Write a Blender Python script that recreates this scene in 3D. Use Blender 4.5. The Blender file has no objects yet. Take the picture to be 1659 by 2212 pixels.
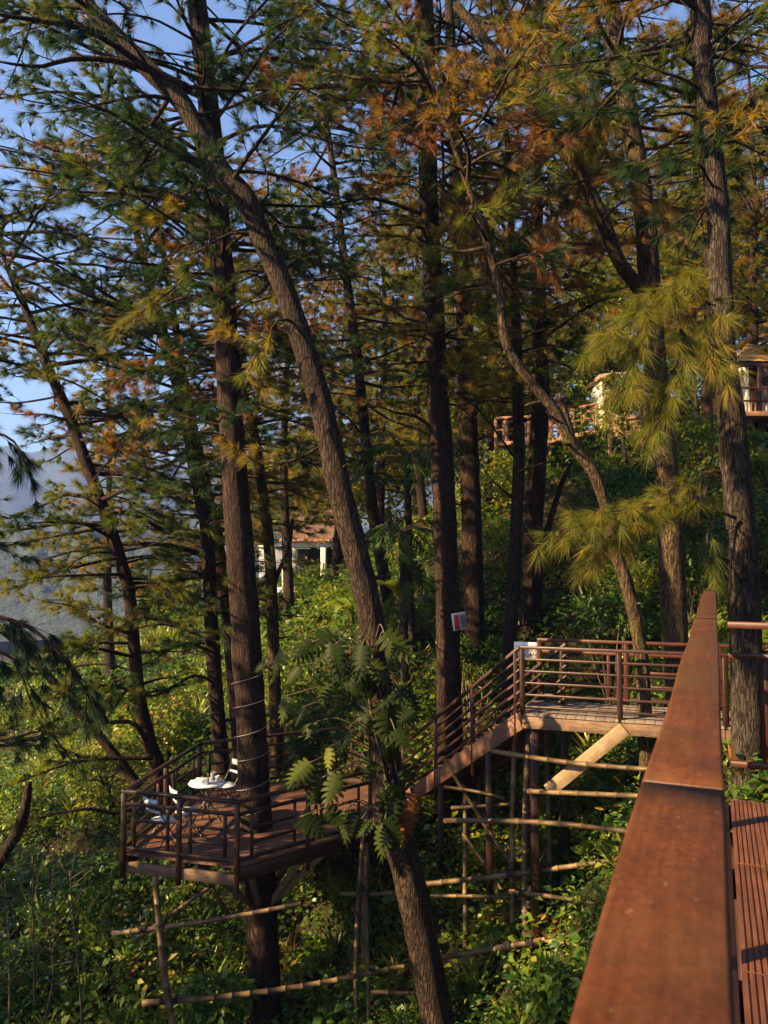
import bpy, math
import numpy as np
from mathutils import Vector, Matrix, Quaternion

RNG = np.random.default_rng(11)
SC = bpy.context.scene
COL = SC.collection

# ------------------------------------------------------------------ camera, sky, sun, exposure
F = 1662.0; CXP = 829.5; CYP = 1106.0          # photograph measured on a 1659 x 2212 grid
EYE = np.array([0.0, 0.0, 1.5])
PITCH = math.atan2(96.0, F)
cam = bpy.data.cameras.new('camera'); camo = bpy.data.objects.new('camera', cam); COL.objects.link(camo)
camo.location = EYE; camo.rotation_euler = (math.pi/2 + PITCH, 0, 0)
cam.sensor_fit = 'VERTICAL'; cam.sensor_height = 34.6; cam.lens = 34.6*F/2212.0
cam.clip_start = 0.03; cam.clip_end = 6000
cam.dof.use_dof = True; cam.dof.focus_distance = 12.5; cam.dof.aperture_fstop = 7.0
SC.camera = camo

SUN_EL = math.radians(28.0)
SUN_A = math.radians(22.0)                      # sun stands to the left, a little behind the camera
TO_SUN = np.array([-math.cos(SUN_A)*math.cos(SUN_EL), -math.sin(SUN_A)*math.cos(SUN_EL), math.sin(SUN_EL)])
w = bpy.data.worlds.new('World'); SC.world = w; w.use_nodes = True
wn = w.node_tree.nodes; wl = w.node_tree.links
sky = wn.new('ShaderNodeTexSky'); sky.sky_type = 'NISHITA'; sky.sun_disc = False
sky.sun_elevation = SUN_EL
sky.sun_rotation = math.atan2(TO_SUN[0], TO_SUN[1])
sky.air_density = 1.0; sky.dust_density = 1.2; sky.ozone_density = 4.0
wl.new(sky.outputs[0], wn['Background'].inputs[0]); wn['Background'].inputs[1].default_value = 0.058
sun = bpy.data.lights.new('sun', 'SUN'); sun.energy = 5.0; sun.angle = math.radians(0.6); sun.color = (1.0, 0.69, 0.35)
suno = bpy.data.objects.new('sun', sun); COL.objects.link(suno)
suno.rotation_euler = Vector(TO_SUN).to_track_quat('Z', 'Y').to_euler()
SC.view_settings.view_transform = 'Standard'; SC.view_settings.look = 'None'
SC.view_settings.gamma = 1.0; SC.view_settings.exposure = 2.25; SC.view_settings.use_curve_mapping = False
cy = SC.cycles
cy.use_denoising = True; cy.max_bounces = 8; cy.diffuse_bounces = 3; cy.glossy_bounces = 2
cy.transmission_bounces = 4; cy.transparent_max_bounces = 4; cy.volume_bounces = 0
cy.sample_clamp_indirect = 4.0

# ------------------------------------------------------------------ helpers
_cp, _sp = math.cos(PITCH), math.sin(PITCH)
def ray(px, py):
    xc = (px-CXP)/F; yc = -(py-CYP)/F
    return np.array([xc, _cp - yc*_sp, _sp + yc*_cp])
def P(px, py, d): return EYE + d*ray(px, py)
def PZ(px, py, z):
    r = ray(px, py); return EYE + r*((z-EYE[2])/r[2])
def proj(V):
    v = np.asarray(V) - EYE
    d = v[..., 1]*_cp + v[..., 2]*_sp
    yc = -v[..., 1]*_sp + v[..., 2]*_cp
    return CXP + F*v[..., 0]/d, CYP - F*yc/d, d
def norm(v):
    v = np.asarray(v, float); n = np.linalg.norm(v, axis=-1, keepdims=True); return v/np.maximum(n, 1e-9)

ORG = {}                                        # world origin of every thing's empty
def thing(name, label, cat, loc=(0, 0, 0), group=None):
    o = bpy.data.objects.new(name, None); COL.objects.link(o); o.location = loc
    o.empty_display_size = 0.2
    o['label'] = label; o['category'] = cat
    if group: o['group'] = group
    ORG[o.name] = np.array(loc, float)
    return o
def tag(o, label=None, cat=None, group=None, kind=None):
    if label: o['label'] = label
    if cat: o['category'] = cat
    if group: o['group'] = group
    if kind: o['kind'] = kind
    return o
def org_of(parent):
    return ORG.get(parent.name, np.zeros(3)) if parent else np.zeros(3)
def mesh_data(name, V, FS, mat, smooth=False, attr=None):
    V = np.ascontiguousarray(V, np.float32)
    FS = [np.asarray(f, np.int32) for f in (FS if isinstance(FS, list) else [FS]) if len(f)]
    me = bpy.data.meshes.new(name)
    me.vertices.add(len(V)); me.vertices.foreach_set('co', V.ravel())
    loops = np.concatenate([f.ravel() for f in FS])
    tot = np.concatenate([np.full(len(f), f.shape[1], np.int32) for f in FS])
    start = np.concatenate([[0], np.cumsum(tot)[:-1]]).astype(np.int32)
    me.loops.add(len(loops)); me.loops.foreach_set('vertex_index', loops)
    me.polygons.add(len(tot)); me.polygons.foreach_set('loop_start', start)
    if smooth: me.polygons.foreach_set('use_smooth', np.ones(len(tot), bool))
    if attr is not None:
        a = me.attributes.new('tint', 'FLOAT', 'POINT'); a.data.foreach_set('value', np.ascontiguousarray(attr, np.float32))
    me.update(calc_edges=True)
    if mat: me.materials.append(mat)
    return me
def mk(name, V, FS, mat, parent=None, smooth=False, attr=None):
    o = bpy.data.objects.new(name, mesh_data(name, np.asarray(V, float)-org_of(parent), FS, mat, smooth, attr))
    COL.objects.link(o)
    if parent is not None:
        o.parent = parent; ORG[o.name] = org_of(parent)
    return o

def _cbox_topo():
    faces = []; idx = {}
    k = 0
    for sx in (-1, 1):
        for sy in (-1, 1):
            for sz in (-1, 1):
                for a in range(3):
                    idx[(sx, sy, sz, a)] = k; k += 1
    for a in range(3):
        o1, o2 = [b for b in range(3) if b != a]
        for s in (-1, 1):
            ring = []
            for u, v in ((-1, -1), (1, -1), (1, 1), (-1, 1)):
                c = [0, 0, 0]; c[a] = s; c[o1] = u; c[o2] = v
                ring.append(idx[(*c, a)])
            faces.append(ring)
    for a in range(3):
        o1, o2 = [b for b in range(3) if b != a]
        for u in (-1, 1):
            for v in (-1, 1):
                c0 = [0, 0, 0]; c0[a] = -1; c0[o1] = u; c0[o2] = v
                c1 = list(c0); c1[a] = 1
                faces.append([idx[(*c0, o1)], idx[(*c1, o1)], idx[(*c1, o2)], idx[(*c0, o2)]])
    tris = []
    for sx in (-1, 1):
        for sy in (-1, 1):
            for sz in (-1, 1):
                tris.append([idx[(sx, sy, sz, 0)], idx[(sx, sy, sz, 1)], idx[(sx, sy, sz, 2)]])
    return faces, tris
_CBQ, _CBT = _cbox_topo()
def cbox(hx, hy, hz, b):
    V = []
    h = (hx, hy, hz); b = min(b, 0.45*min(h))
    for sx in (-1, 1):
        for sy in (-1, 1):
            for sz in (-1, 1):
                s = (sx, sy, sz)
                for a in range(3):
                    V.append([s[i]*(h[i] if i == a else h[i]-b) for i in range(3)])
    V = np.array(V)
    def fix(fs):
        out = []
        for f in fs:
            p = V[f]; n = np.cross(p[1]-p[0], p[2]-p[0])
            out.append(f if np.dot(n, p.mean(0)) > 0 else f[::-1])
        return np.array(out)
    return V, [fix(_CBQ), fix(_CBT)]
_boxcache = {}
def bar(name, p0, p1, wdt, hgt, mat, parent, bev=0.004, up=(0, 0, 1), ext=0.0):
    """a square timber from p0 to p1; local X runs along it"""
    p0 = np.asarray(p0, float); p1 = np.asarray(p1, float)
    L = np.linalg.norm(p1-p0) + 2*ext
    x = norm(p1-p0); z = np.asarray(up, float)
    if abs(np.dot(x, z)) > 0.98: z = np.array([0, 1.0, 0])
    y = norm(np.cross(z, x)); z = np.cross(x, y)
    key = (round(L, 3), wdt, hgt, mat.name, bev)
    me = _boxcache.get(key)
    if me is None:
        V, FS = cbox(L/2, wdt/2, hgt/2, bev); me = mesh_data(name, V, FS, mat); _boxcache[key] = me
    o = bpy.data.objects.new(name, me); COL.objects.link(o)
    M = Matrix(((x[0], y[0], z[0]), (x[1], y[1], z[1]), (x[2], y[2], z[2])))
    o.rotation_mode = 'QUATERNION'; o.rotation_quaternion = M.to_quaternion()
    o.location = (p0+p1)/2 - org_of(parent)
    if parent is not None: o.parent = parent
    return o

def smooth_poly(pts, step):
    """Catmull-Rom through rows (x, y, z, r...)"""
    pts = np.asarray(pts, float)
    if len(pts) < 3:
        n = max(2, int(np.linalg.norm(pts[-1, :3]-pts[0, :3])/step)+1)
        t = np.linspace(0, 1, n)[:, None]; return pts[0]*(1-t)+pts[-1]*t
    Q = np.vstack([2*pts[0]-pts[1], pts, 2*pts[-1]-pts[-2]])
    out = []
    for i in range(1, len(Q)-2):
        n = max(1, int(round(np.linalg.norm(Q[i+1, :3]-Q[i, :3])/step)))
        t = (np.arange(n)/n)[:, None]
        a, b, c, d = Q[i-1], Q[i], Q[i+1], Q[i+2]
        out.append(0.5*((2*b)+(-a+c)*t+(2*a-5*b+4*c-d)*t**2+(-a+3*b-3*c+d)*t**3))
    out.append(pts[-1:])
    return np.vstack(out)
def tube(C, R, sides, cap=True):
    C = np.asarray(C, float); n = len(C); R = np.broadcast_to(np.asarray(R, float), (n,))
    T = norm(np.gradient(C, axis=0))
    ref = np.array([0, 0, 1.0]) if abs(T[0, 2]) < 0.8 else np.array([1.0, 0, 0])
    u = norm(np.cross(T, np.cross(ref, T)) + 1e-9)
    v = np.cross(T, u)
    a = np.linspace(0, 2*math.pi, sides, endpoint=False)
    V = C[:, None, :] + R[:, None, None]*(np.cos(a)[None, :, None]*u[:, None, :] + np.sin(a)[None, :, None]*v[:, None, :])
    V = V.reshape(-1, 3)
    i = np.arange(n-1)[:, None]*sides; j = np.arange(sides)[None, :]; jn = (j+1) % sides
    Q = np.stack([i+j, i+jn, i+sides+jn, i+sides+j], -1).reshape(-1, 4)
    fs = [Q]
    if cap:
        fan = []
        for base, flip in ((0, True), ((n-1)*sides, False)):
            for k in range(1, sides-1):
                f = [base, base+k, base+k+1]; fan.append(f[::-1] if flip else f)
        fs.append(np.array(fan))
    return V, fs
class Acc:
    def __init__(s): s.V = []; s.Q = []; s.T = []; s.A = []; s.n = 0
    def add(s, V, fs, a=None):
        V = np.asarray(V)
        for f in (fs if isinstance(fs, list) else [fs]):
            f = np.asarray(f)
            if len(f) == 0: continue
            (s.Q if f.shape[1] == 4 else s.T).append(f+s.n)
        s.V.append(V); s.n += len(V)
        s.A.append(np.broadcast_to(np.asarray(0.5 if a is None else a, float), (len(V),)))
    def build(s, name, mat, parent=None, smooth=False):
        fs = []
        if s.Q: fs.append(np.vstack(s.Q))
        if s.T: fs.append(np.vstack(s.T))
        return mk(name, np.vstack(s.V), fs, mat, parent, smooth, np.concatenate(s.A))

# ------------------------------------------------------------------ materials
def newmat(name):
    m = bpy.data.materials.new(name); m.use_nodes = True
    nt = m.node_tree; return m, nt.nodes, nt.links, nt.nodes['Principled BSDF']
def ramp(nodes, stops, interp='LINEAR'):
    r = nodes.new('ShaderNodeValToRGB'); e = r.color_ramp.elements; r.color_ramp.interpolation = interp
    while len(e) > 1: e.remove(e[-1])
    e[0].position = stops[0][0]; e[0].color = (*stops[0][1], 1)
    for p, c in stops[1:]:
        x = e.new(p); x.color = (*c, 1)
    return r
def coords(nodes, links, scale, kind='Object'):
    tc = nodes.new('ShaderNodeTexCoord'); mp = nodes.new('ShaderNodeMapping')
    mp.inputs['Scale'].default_value = scale; links.new(tc.outputs[kind], mp.inputs['Vector']); return mp.outputs[0]
def noise(nodes, links, vec, scale, detail=4, rough=0.6):
    n = nodes.new('ShaderNodeTexNoise'); n.inputs['Scale'].default_value = scale
    n.inputs['Detail'].default_value = detail; n.inputs['Roughness'].default_value = rough
    links.new(vec, n.inputs['Vector']); return n
def bump(nodes, links, h, bs, strength, dist=0.02):
    b = nodes.new('ShaderNodeBump'); b.inputs['Strength'].default_value = strength; b.inputs['Distance'].default_value = dist
    links.new(h, b.inputs['Height']); links.new(b.outputs[0], bs.inputs['Normal']); return b

def wood(name, dark, mid, light, rough=0.6, spec=0.3, scale=1.0, speck=0.0):
    m, n, l, b = newmat(name)
    v = coords(n, l, (1.2*scale, 14*scale, 14*scale))
    n1 = noise(n, l, v, 3.0, 6, 0.65)
    oi = n.new('ShaderNodeObjectInfo')
    mx = n.new('ShaderNodeMath'); mx.operation = 'MULTIPLY_ADD'; mx.inputs[1].default_value = 0.25; mx.inputs[2].default_value = -0.12
    l.new(oi.outputs['Random'], mx.inputs[0])
    ad = n.new('ShaderNodeMath'); ad.operation = 'ADD'; l.new(n1.outputs['Fac'], ad.inputs[0]); l.new(mx.outputs[0], ad.inputs[1])
    r = ramp(n, [(0.25, dark), (0.5, mid), (0.8, light)]); l.new(ad.outputs[0], r.inputs[0])
    src = r.outputs[0]
    v2 = coords(n, l, (1, 1, 1)); n2 = noise(n, l, v2, 5.0, 5, 0.7)
    r2 = ramp(n, [(0.35, (0.55, 0.55, 0.55)), (0.65, (1.1, 1.08, 1.05))]); l.new(n2.outputs['Fac'], r2.inputs[0])
    mm = n.new('ShaderNodeMixRGB'); mm.blend_type = 'MULTIPLY'; mm.inputs[0].default_value = 0.8
    l.new(src, mm.inputs[1]); l.new(r2.outputs[0], mm.inputs[2]); src = mm.outputs[0]
    if speck:
        n5 = noise(n, l, v2, 70, 6, 0.8); r5 = ramp(n, [(0.33, (0.45, 0.45, 0.45)), (0.66, (1.35, 1.3, 1.2))]); l.new(n5.outputs['Fac'], r5.inputs[0])
        m5 = n.new('ShaderNodeMixRGB'); m5.blend_type = 'MULTIPLY'; m5.inputs[0].default_value = 0.75; l.new(src, m5.inputs[1]); l.new(r5.outputs[0], m5.inputs[2])
        n6 = noise(n, l, v2, 1.3, 5, 0.7); r6 = ramp(n, [(0.42, (0, 0, 0)), (0.62, (0.75, 0.75, 0.75))]); l.new(n6.outputs['Fac'], r6.inputs[0])
        m6 = n.new('ShaderNodeMixRGB'); l.new(r6.outputs[0], m6.inputs[0]); l.new(m5.outputs[0], m6.inputs[1]); m6.inputs[2].default_value = (0.062, 0.035, 0.012, 1)
        src = m6.outputs[0]
        vo = n.new('ShaderNodeTexVoronoi'); vo.inputs['Scale'].default_value = 75; l.new(v2, vo.inputs['Vector'])
        r3 = ramp(n, [(0.0, (1, 1, 1)), (0.10, (1, 1, 1)), (0.16, (0, 0, 0))]); l.new(vo.outputs['Distance'], r3.inputs[0])
        n3 = noise(n, l, v2, 30, 3); r4 = ramp(n, [(0.54, (0, 0, 0)), (0.60, (1, 1, 1))]); l.new(n3.outputs['Fac'], r4.inputs[0])
        mu = n.new('ShaderNodeMath'); mu.operation = 'MULTIPLY'; l.new(r3.outputs[0], mu.inputs[0]); l.new(r4.outputs[0], mu.inputs[1])
        mu2 = n.new('ShaderNodeMath'); mu2.operation = 'MULTIPLY'; l.new(mu.outputs[0], mu2.inputs[0]); mu2.inputs[1].default_value = speck
        ms = n.new('ShaderNodeMixRGB'); l.new(mu2.outputs[0], ms.inputs[0]); l.new(src, ms.inputs[1]); ms.inputs[2].default_value = (0.42, 0.33, 0.24, 1)
        src = ms.outputs[0]
    l.new(src, b.inputs['Base Color'])
    b.inputs['Roughness'].default_value = rough; b.inputs['Specular IOR Level'].default_value = spec
    bump(n, l, n1.outputs['Fac'], b, 0.35, 0.004)
    return m
M_RAILCAP = wood('painted_rail', (0.0478, 0.0152, 0.0053), (0.0837, 0.0259, 0.0088), (0.1197, 0.0446, 0.0160), 0.68, 0.2, 1.0, 0.35)
M_WALK = wood('grooved_decking', (0.0674, 0.0252, 0.0144), (0.1170, 0.0450, 0.0234), (0.1710, 0.0720, 0.0378), 0.5, 0.4)
M_DECK = wood('deck_boards', (0.0864, 0.0396, 0.0245), (0.1512, 0.0756, 0.0490), (0.2160, 0.1152, 0.0756), 0.6, 0.25)
M_FRAME = wood('rail_paint', (0.0158, 0.0063, 0.0047), (0.0315, 0.0126, 0.0084), (0.0525, 0.0221, 0.0142), 0.45, 0.4)
M_REDFRAME = wood('red_rail_paint', (0.0330, 0.0090, 0.0054), (0.0570, 0.0162, 0.0096), (0.0900, 0.0276, 0.0168), 0.5, 0.35)
M_BEAM = wood('weathered_beam', (0.0960, 0.0600, 0.0384), (0.1760, 0.1160, 0.0760), (0.2640, 0.1880, 0.1320), 0.75, 0.2)
M_PALEWOOD = wood('pale_timber', (0.1496, 0.1020, 0.0578), (0.2448, 0.1768, 0.1020), (0.3128, 0.2380, 0.1496), 0.7, 0.2)
M_GREYWOOD = wood('landing_boards', (0.1280, 0.1000, 0.0840), (0.2160, 0.1760, 0.1480), (0.3040, 0.2560, 0.2160), 0.75, 0.2)
M_ORANGEWOOD = wood('fence_timber', (0.1364, 0.0682, 0.0372), (0.2232, 0.1240, 0.0744), (0.2852, 0.1798, 0.1178), 0.7, 0.2)

def bamboo_mat():
    m, n, l, b = newmat('bamboo')
    v = coords(n, l, (1, 1, 1)); n1 = noise(n, l, v, 2.2, 5, 0.7)
    r = ramp(n, [(0.3, (0.04, 0.025, 0.013)), (0.5, (0.10, 0.063, 0.03)), (0.75, (0.27, 0.19, 0.09))]); l.new(n1.outputs['Fac'], r.inputs[0])
    l.new(r.outputs[0], b.inputs['Base Color']); b.inputs['Roughness'].default_value = 0.5; b.inputs['Specular IOR Level'].default_value = 0.3
    return m
M_BAMBOO = bamboo_mat()

def bark(name, dark, mid, light, moss=None, mossamt=0.0):
    m, n, l, b = newmat(name)
    v = coords(n, l, (1, 1, 0.16))
    nz = noise(n, l, v, 6, 4); wv = n.new('ShaderNodeMixRGB'); wv.blend_type = 'ADD'; wv.inputs[0].default_value = 0.22
    l.new(v, wv.inputs[1]); l.new(nz.outputs['Color'], wv.inputs[2])
    vo = n.new('ShaderNodeTexVoronoi'); vo.feature = 'DISTANCE_TO_EDGE'; vo.inputs['Scale'].default_value = 24
    l.new(wv.outputs[0], vo.inputs['Vector'])
    cr = ramp(n, [(0.0, (0.25, 0.25, 0.25)), (0.12, (0.8, 0.8, 0.8)), (0.4, (1, 1, 1))]); l.new(vo.outputs['Distance'], cr.inputs[0])
    n2 = noise(n, l, coords(n, l, (1, 1, 0.45)), 9, 6, 0.7)
    mu = n.new('ShaderNodeMath'); mu.operation = 'MULTIPLY'; l.new(cr.outputs[0], mu.inputs[0]); l.new(n2.outputs['Fac'], mu.inputs[1])
    r = ramp(n, [(0.08, dark), (0.38, mid), (0.68, light)]); l.new(mu.outputs[0], r.inputs[0])
    src = r.outputs[0]
    if moss:
        n3 = noise(n, l, coords(n, l, (1, 1, 0.6)), 3.0, 6, 0.75)
        r3 = ramp(n, [(0.62-0.3*mossamt, (0, 0, 0)), (0.72-0.3*mossamt, (1, 1, 1))]); l.new(n3.outputs['Fac'], r3.inputs[0])
        mx = n.new('ShaderNodeMixRGB'); l.new(r3.outputs[0], mx.inputs[0]); l.new(src, mx.inputs[1]); mx.inputs[2].default_value = (*moss, 1)
        m2 = n.new('ShaderNodeMixRGB'); m2.blend_type = 'MULTIPLY'; m2.inputs[0].default_value = 0.6
        l.new(mx.outputs[0], m2.inputs[1]); l.new(cr.outputs[0], m2.inputs[2]); src = m2.outputs[0]
    l.new(src, b.inputs['Base Color']); b.inputs['Roughness'].default_value = 0.85; b.inputs['Specular IOR Level'].default_value = 0.2
    bump(n, l, mu.outputs[0], b, 1.0, 0.035)
    return m
M_BARK = bark('pine_bark', (0.0073, 0.0043, 0.0031), (0.0257, 0.0147, 0.0110), (0.0796, 0.0416, 0.0275))
M_BARKM = bark('mossy_bark', (0.0144, 0.0096, 0.0064), (0.0600, 0.0384, 0.0224), (0.1600, 0.1080, 0.0624), (0.0960, 0.0800, 0.0256), 0.3)
M_BARKG = bark('grey_bark', (0.0086, 0.0061, 0.0049), (0.0337, 0.0257, 0.0214), (0.0918, 0.0704, 0.0551), (0.0612, 0.0581, 0.0306), 0.15)
M_BARKL = bark('lichen_bark', (0.0076, 0.0051, 0.0038), (0.0319, 0.0204, 0.0140), (0.0956, 0.0606, 0.0351), (0.1275, 0.1211, 0.1020), -0.1)

def leafmat(name, stops, transl=0.4, rough=0.5, spec=0.3, tcol=(1.15, 1.2, 0.55)):
    m, n, l, b = newmat(name)
    at = n.new('ShaderNodeAttribute'); at.attribute_name = 'tint'
    r = ramp(n, stops); l.new(at.outputs['Fac'], r.inputs[0])
    l.new(r.outputs[0], b.inputs['Base Color']); b.inputs['Roughness'].default_value = rough; b.inputs['Specular IOR Level'].default_value = spec
    tr = n.new('ShaderNodeBsdfTranslucent')
    mc = n.new('ShaderNodeMixRGB'); mc.blend_type = 'MULTIPLY'; mc.inputs[0].default_value = 1; mc.inputs[2].default_value = (*tcol, 1)
    l.new(r.outputs[0], mc.inputs[1]); l.new(mc.outputs[0], tr.inputs[0])
    mx = n.new('ShaderNodeMixShader'); mx.inputs[0].default_value = transl
    l.new(b.outputs[0], mx.inputs[1]); l.new(tr.outputs[0], mx.inputs[2]); l.new(mx.outputs[0], n['Material Output'].inputs[0])
    return m
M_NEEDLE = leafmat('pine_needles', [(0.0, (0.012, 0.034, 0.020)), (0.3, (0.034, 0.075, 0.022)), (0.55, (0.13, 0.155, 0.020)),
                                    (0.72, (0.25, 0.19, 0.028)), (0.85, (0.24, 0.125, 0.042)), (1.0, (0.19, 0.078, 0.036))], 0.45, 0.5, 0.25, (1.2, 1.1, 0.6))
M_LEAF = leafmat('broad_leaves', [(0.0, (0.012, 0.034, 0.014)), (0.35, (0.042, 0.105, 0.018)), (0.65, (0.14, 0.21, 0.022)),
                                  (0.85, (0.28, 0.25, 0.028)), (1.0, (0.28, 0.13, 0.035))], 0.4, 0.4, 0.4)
M_MONSTERA = leafmat('monstera_leaves', [(0.0, (0.0070, 0.0168, 0.0028)), (0.5, (0.0455, 0.0630, 0.0098)), (0.8, (0.1120, 0.1400, 0.0210)), (1.0, (0.1400, 0.0525, 0.0175))], 0.3, 0.5, 0.1)

def plain(name, col, rough=0.5, metal=0.0, spec=0.4, var=0.25, sc=6.0, bmp=0.1):
    m, n, l, b = newmat(name)
    v = coords(n, l, (1, 1, 1)); n1 = noise(n, l, v, sc, 5, 0.65)
    r = ramp(n, [(0.3, tuple(c*(1-var) for c in col)), (0.7, tuple(min(1, c*(1+var*0.6)) for c in col))]); l.new(n1.outputs['Fac'], r.inputs[0])
    l.new(r.outputs[0], b.inputs['Base Color']); b.inputs['Roughness'].default_value = rough
    b.inputs['Metallic'].default_value = metal; b.inputs['Specular IOR Level'].default_value = spec
    if bmp: bump(n, l, n1.outputs['Fac'], b, bmp, 0.01)
    return m
M_WHITE = plain('white_paint', (0.74, 0.72, 0.68), 0.5, var=0.15)
M_PALEBLUE = plain('pale_blue_paint', (0.50, 0.58, 0.66), 0.4, var=0.15)
M_METAL = plain('dark_metal', (0.09, 0.085, 0.08), 0.4, 0.6)
M_RED = plain('red_print', (0.55, 0.035, 0.03), 0.5)
M_BLACK = plain('black_print', (0.02, 0.02, 0.02), 0.6)
M_GREY = plain('grey_print', (0.30, 0.30, 0.30), 0.6)
M_CABLE = plain('pale_cable', (0.33, 0.30, 0.27), 0.5)
M_TILE = plain('roof_tiles', (0.3000, 0.1800, 0.1425), 0.75, var=0.4, sc=9)
M_TILEO = plain('orange_roof_tiles', (0.42, 0.25, 0.08), 0.7, var=0.4, sc=9)
M_PLASTER = plain('plaster', (0.66, 0.64, 0.62), 0.8, var=0.12, sc=3)
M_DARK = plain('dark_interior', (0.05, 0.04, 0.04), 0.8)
M_CONC = plain('blue_grey_wall', (0.36, 0.40, 0.48), 0.8, var=0.2)
M_DEADTWIG = plain('dry_twig', (0.10, 0.072, 0.05), 0.8)

def glass_mat():
    m, n, l, b = newmat('clear_glass')
    b.inputs['Base Color'].default_value = (0.85, 0.9, 0.88, 1); b.inputs['Roughness'].default_value = 0.08
    b.inputs['Transmission Weight'].default_value = 0.8
    v = coords(n, l, (1, 1, 1)); n1 = noise(n, l, v, 30, 2)
    r = ramp(n, [(0.4, (0.05, 0.05, 0.05)), (0.7, (0.2, 0.2, 0.2))]); l.new(n1.outputs['Fac'], r.inputs[0]); l.new(r.outputs[0], b.inputs['Roughness'])
    return m
M_GLASS = glass_mat()
def ground_mat():
    m, n, l, b = newmat('forest_floor')
    v = coords(n, l, (1, 1, 1))
    n1 = noise(n, l, v, 0.5, 6, 0.7); n2 = noise(n, l, v, 9, 6, 0.75)
    r1 = ramp(n, [(0.38, (0.020, 0.030, 0.012)), (0.55, (0.045, 0.038, 0.018)), (0.70, (0.13, 0.07, 0.035))]); l.new(n1.outputs['Fac'], r1.inputs[0])
    r2 = ramp(n, [(0.3, (0.35, 0.35, 0.35)), (0.7, (1.2, 1.15, 1.1))]); l.new(n2.outputs['Fac'], r2.inputs[0])
    mm = n.new('ShaderNodeMixRGB'); mm.blend_type = 'MULTIPLY'; mm.inputs[0].default_value = 1
    l.new(r1.outputs[0], mm.inputs[1]); l.new(r2.outputs[0], mm.inputs[2]); l.new(mm.outputs[0], b.inputs['Base Color'])
    b.inputs['Roughness'].default_value = 0.95; b.inputs['Specular IOR Level'].default_value = 0.1
    bump(n, l, n2.outputs['Fac'], b, 0.8, 0.08)
    return m
M_GROUND = ground_mat()
def hill_mat():
    m, n, l, b = newmat('forested_hill')
    v = coords(n, l, (1, 1, 1)); n1 = noise(n, l, v, 0.02, 8, 0.7); n2 = noise(n, l, v, 0.15, 4, 0.7)
    mu = n.new('ShaderNodeMath'); mu.operation = 'MULTIPLY'; l.new(n1.outputs['Fac'], mu.inputs[0]); l.new(n2.outputs['Fac'], mu.inputs[1])
    r = ramp(n, [(0.12, (0.016, 0.030, 0.024)), (0.35, (0.035, 0.055, 0.038))]); l.new(mu.outputs[0], r.inputs[0]); l.new(r.outputs[0], b.inputs['Base Color'])
    b.inputs['Roughness'].default_value = 0.95
    bump(n, l, n2.outputs['Fac'], b, 1.0, 4.0)
    return m
M_HILL = hill_mat()

# ------------------------------------------------------------------ terrain
CTRL = [P(1025, 1405, 17), P(1148, 1390, 18), P(848, 1375, 20), P(1100, 985, 28), P(1400, 968, 26), P(1600, 965, 24),
        P(1250, 1310, 17.5), P(1450, 1430, 15), P(950, 2330, 11.5), P(1150, 2260, 10.5),
        P(1150, 1760, 15.2), P(1270, 1640, 15.6), P(1000, 1900, 13.4), P(100, 2210, 13.5), P(200, 1920, 16.5), P(100, 1680, 22),
        P(400, 1700, 20.5), P(650, 1500, 22), P(300, 1500, 29), P(100, 1420, 40), P(680, 1262, 38), P(575, 2300, 13),
        P(1250, 1150, 22), P(1000, 1150, 32), P(1620, 1300, 15), P(1600, 1620, 10.5)]
CTRL = [tuple(c) for c in CTRL] + [(0, 0, -5.2), (5, 0, -3.6), (5, 6, -3.2), (-10, 2, -9.5), (10, 10, -0.2), (12, 30, 6.5), (16, 20, 4.5), (0, 48, 2.5),
        (20, 55, 12), (-45, 20, -19), (-40, 50, -14), (0, -25, -5), (30, 0, 3), (-20, 75, -8), (30, 80, 16), (-25, 5, -14), (-14, 14, -8.6), (-16, 26, -8.2)]
CT = np.array(CTRL)
def _rbf_setup():
    X = CT[:, :2]; r = np.linalg.norm(X[:, None]-X[None], axis=-1); n = len(X)
    A = np.zeros((n+3, n+3)); A[:n, :n] = r - np.eye(n)*0.25
    A[:n, n] = 1; A[:n, n+1:] = X; A[n, :n] = 1; A[n+1:, :n] = X.T
    return np.linalg.solve(A, np.concatenate([CT[:, 2], np.zeros(3)]))
_W = _rbf_setup()
def sstep(a, b, x):
    t = np.clip((x-a)/(b-a), 0, 1); return t*t*(3-2*t)
def gz(x, y):
    x = np.atleast_1d(np.asarray(x, float)); y = np.atleast_1d(np.asarray(y, float)); n = len(CT)
    z = _W[n] + _W[n+1]*x + _W[n+2]*y
    for i in range(n): z = z + _W[i]*np.hypot(x-CT[i, 0], y-CT[i, 1])
    z = z + 0.12*np.sin(1.7*x+0.6*y)*np.sin(1.3*y-0.4*x) + 0.06*np.sin(3.9*x)*np.sin(4.3*y)
    r = np.hypot(x, y-20); far = -22 + 0.10*np.clip(x, -60, 160)
    k = sstep(55, 150, r)
    return z*(1-k) + far*k
def axis(a, b, step, ext):
    core = np.arange(a, b+1e-6, step); g = step*1.35**np.arange(1, 60)
    hi = b+np.cumsum(g); hi = hi[hi < ext]; lo = a-np.cumsum(g); lo = lo[lo > -ext]
    return np.concatenate([[-ext], lo[::-1], core, hi, [ext]])
def grid_mesh(xs, ys, zf):
    X, Y = np.meshgrid(xs, ys); Z = zf(X.ravel(), Y.ravel())
    V = np.stack([X.ravel(), Y.ravel(), Z], -1); nx = len(xs); ny = len(ys)
    i = np.arange(ny-1)[:, None]*nx; j = np.arange(nx-1)[None]
    return V, np.stack([i+j, i+j+1, i+nx+j+1, i+nx+j], -1).reshape(-1, 4)
V, Q = grid_mesh(axis(-26, 24, 0.5, 2400), axis(-4, 50, 0.5, 2400), gz)
tag(mk('ground', V, Q, M_GROUND, smooth=True), 'steep forest floor with leaf litter below the decks', kind='structure')

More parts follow.
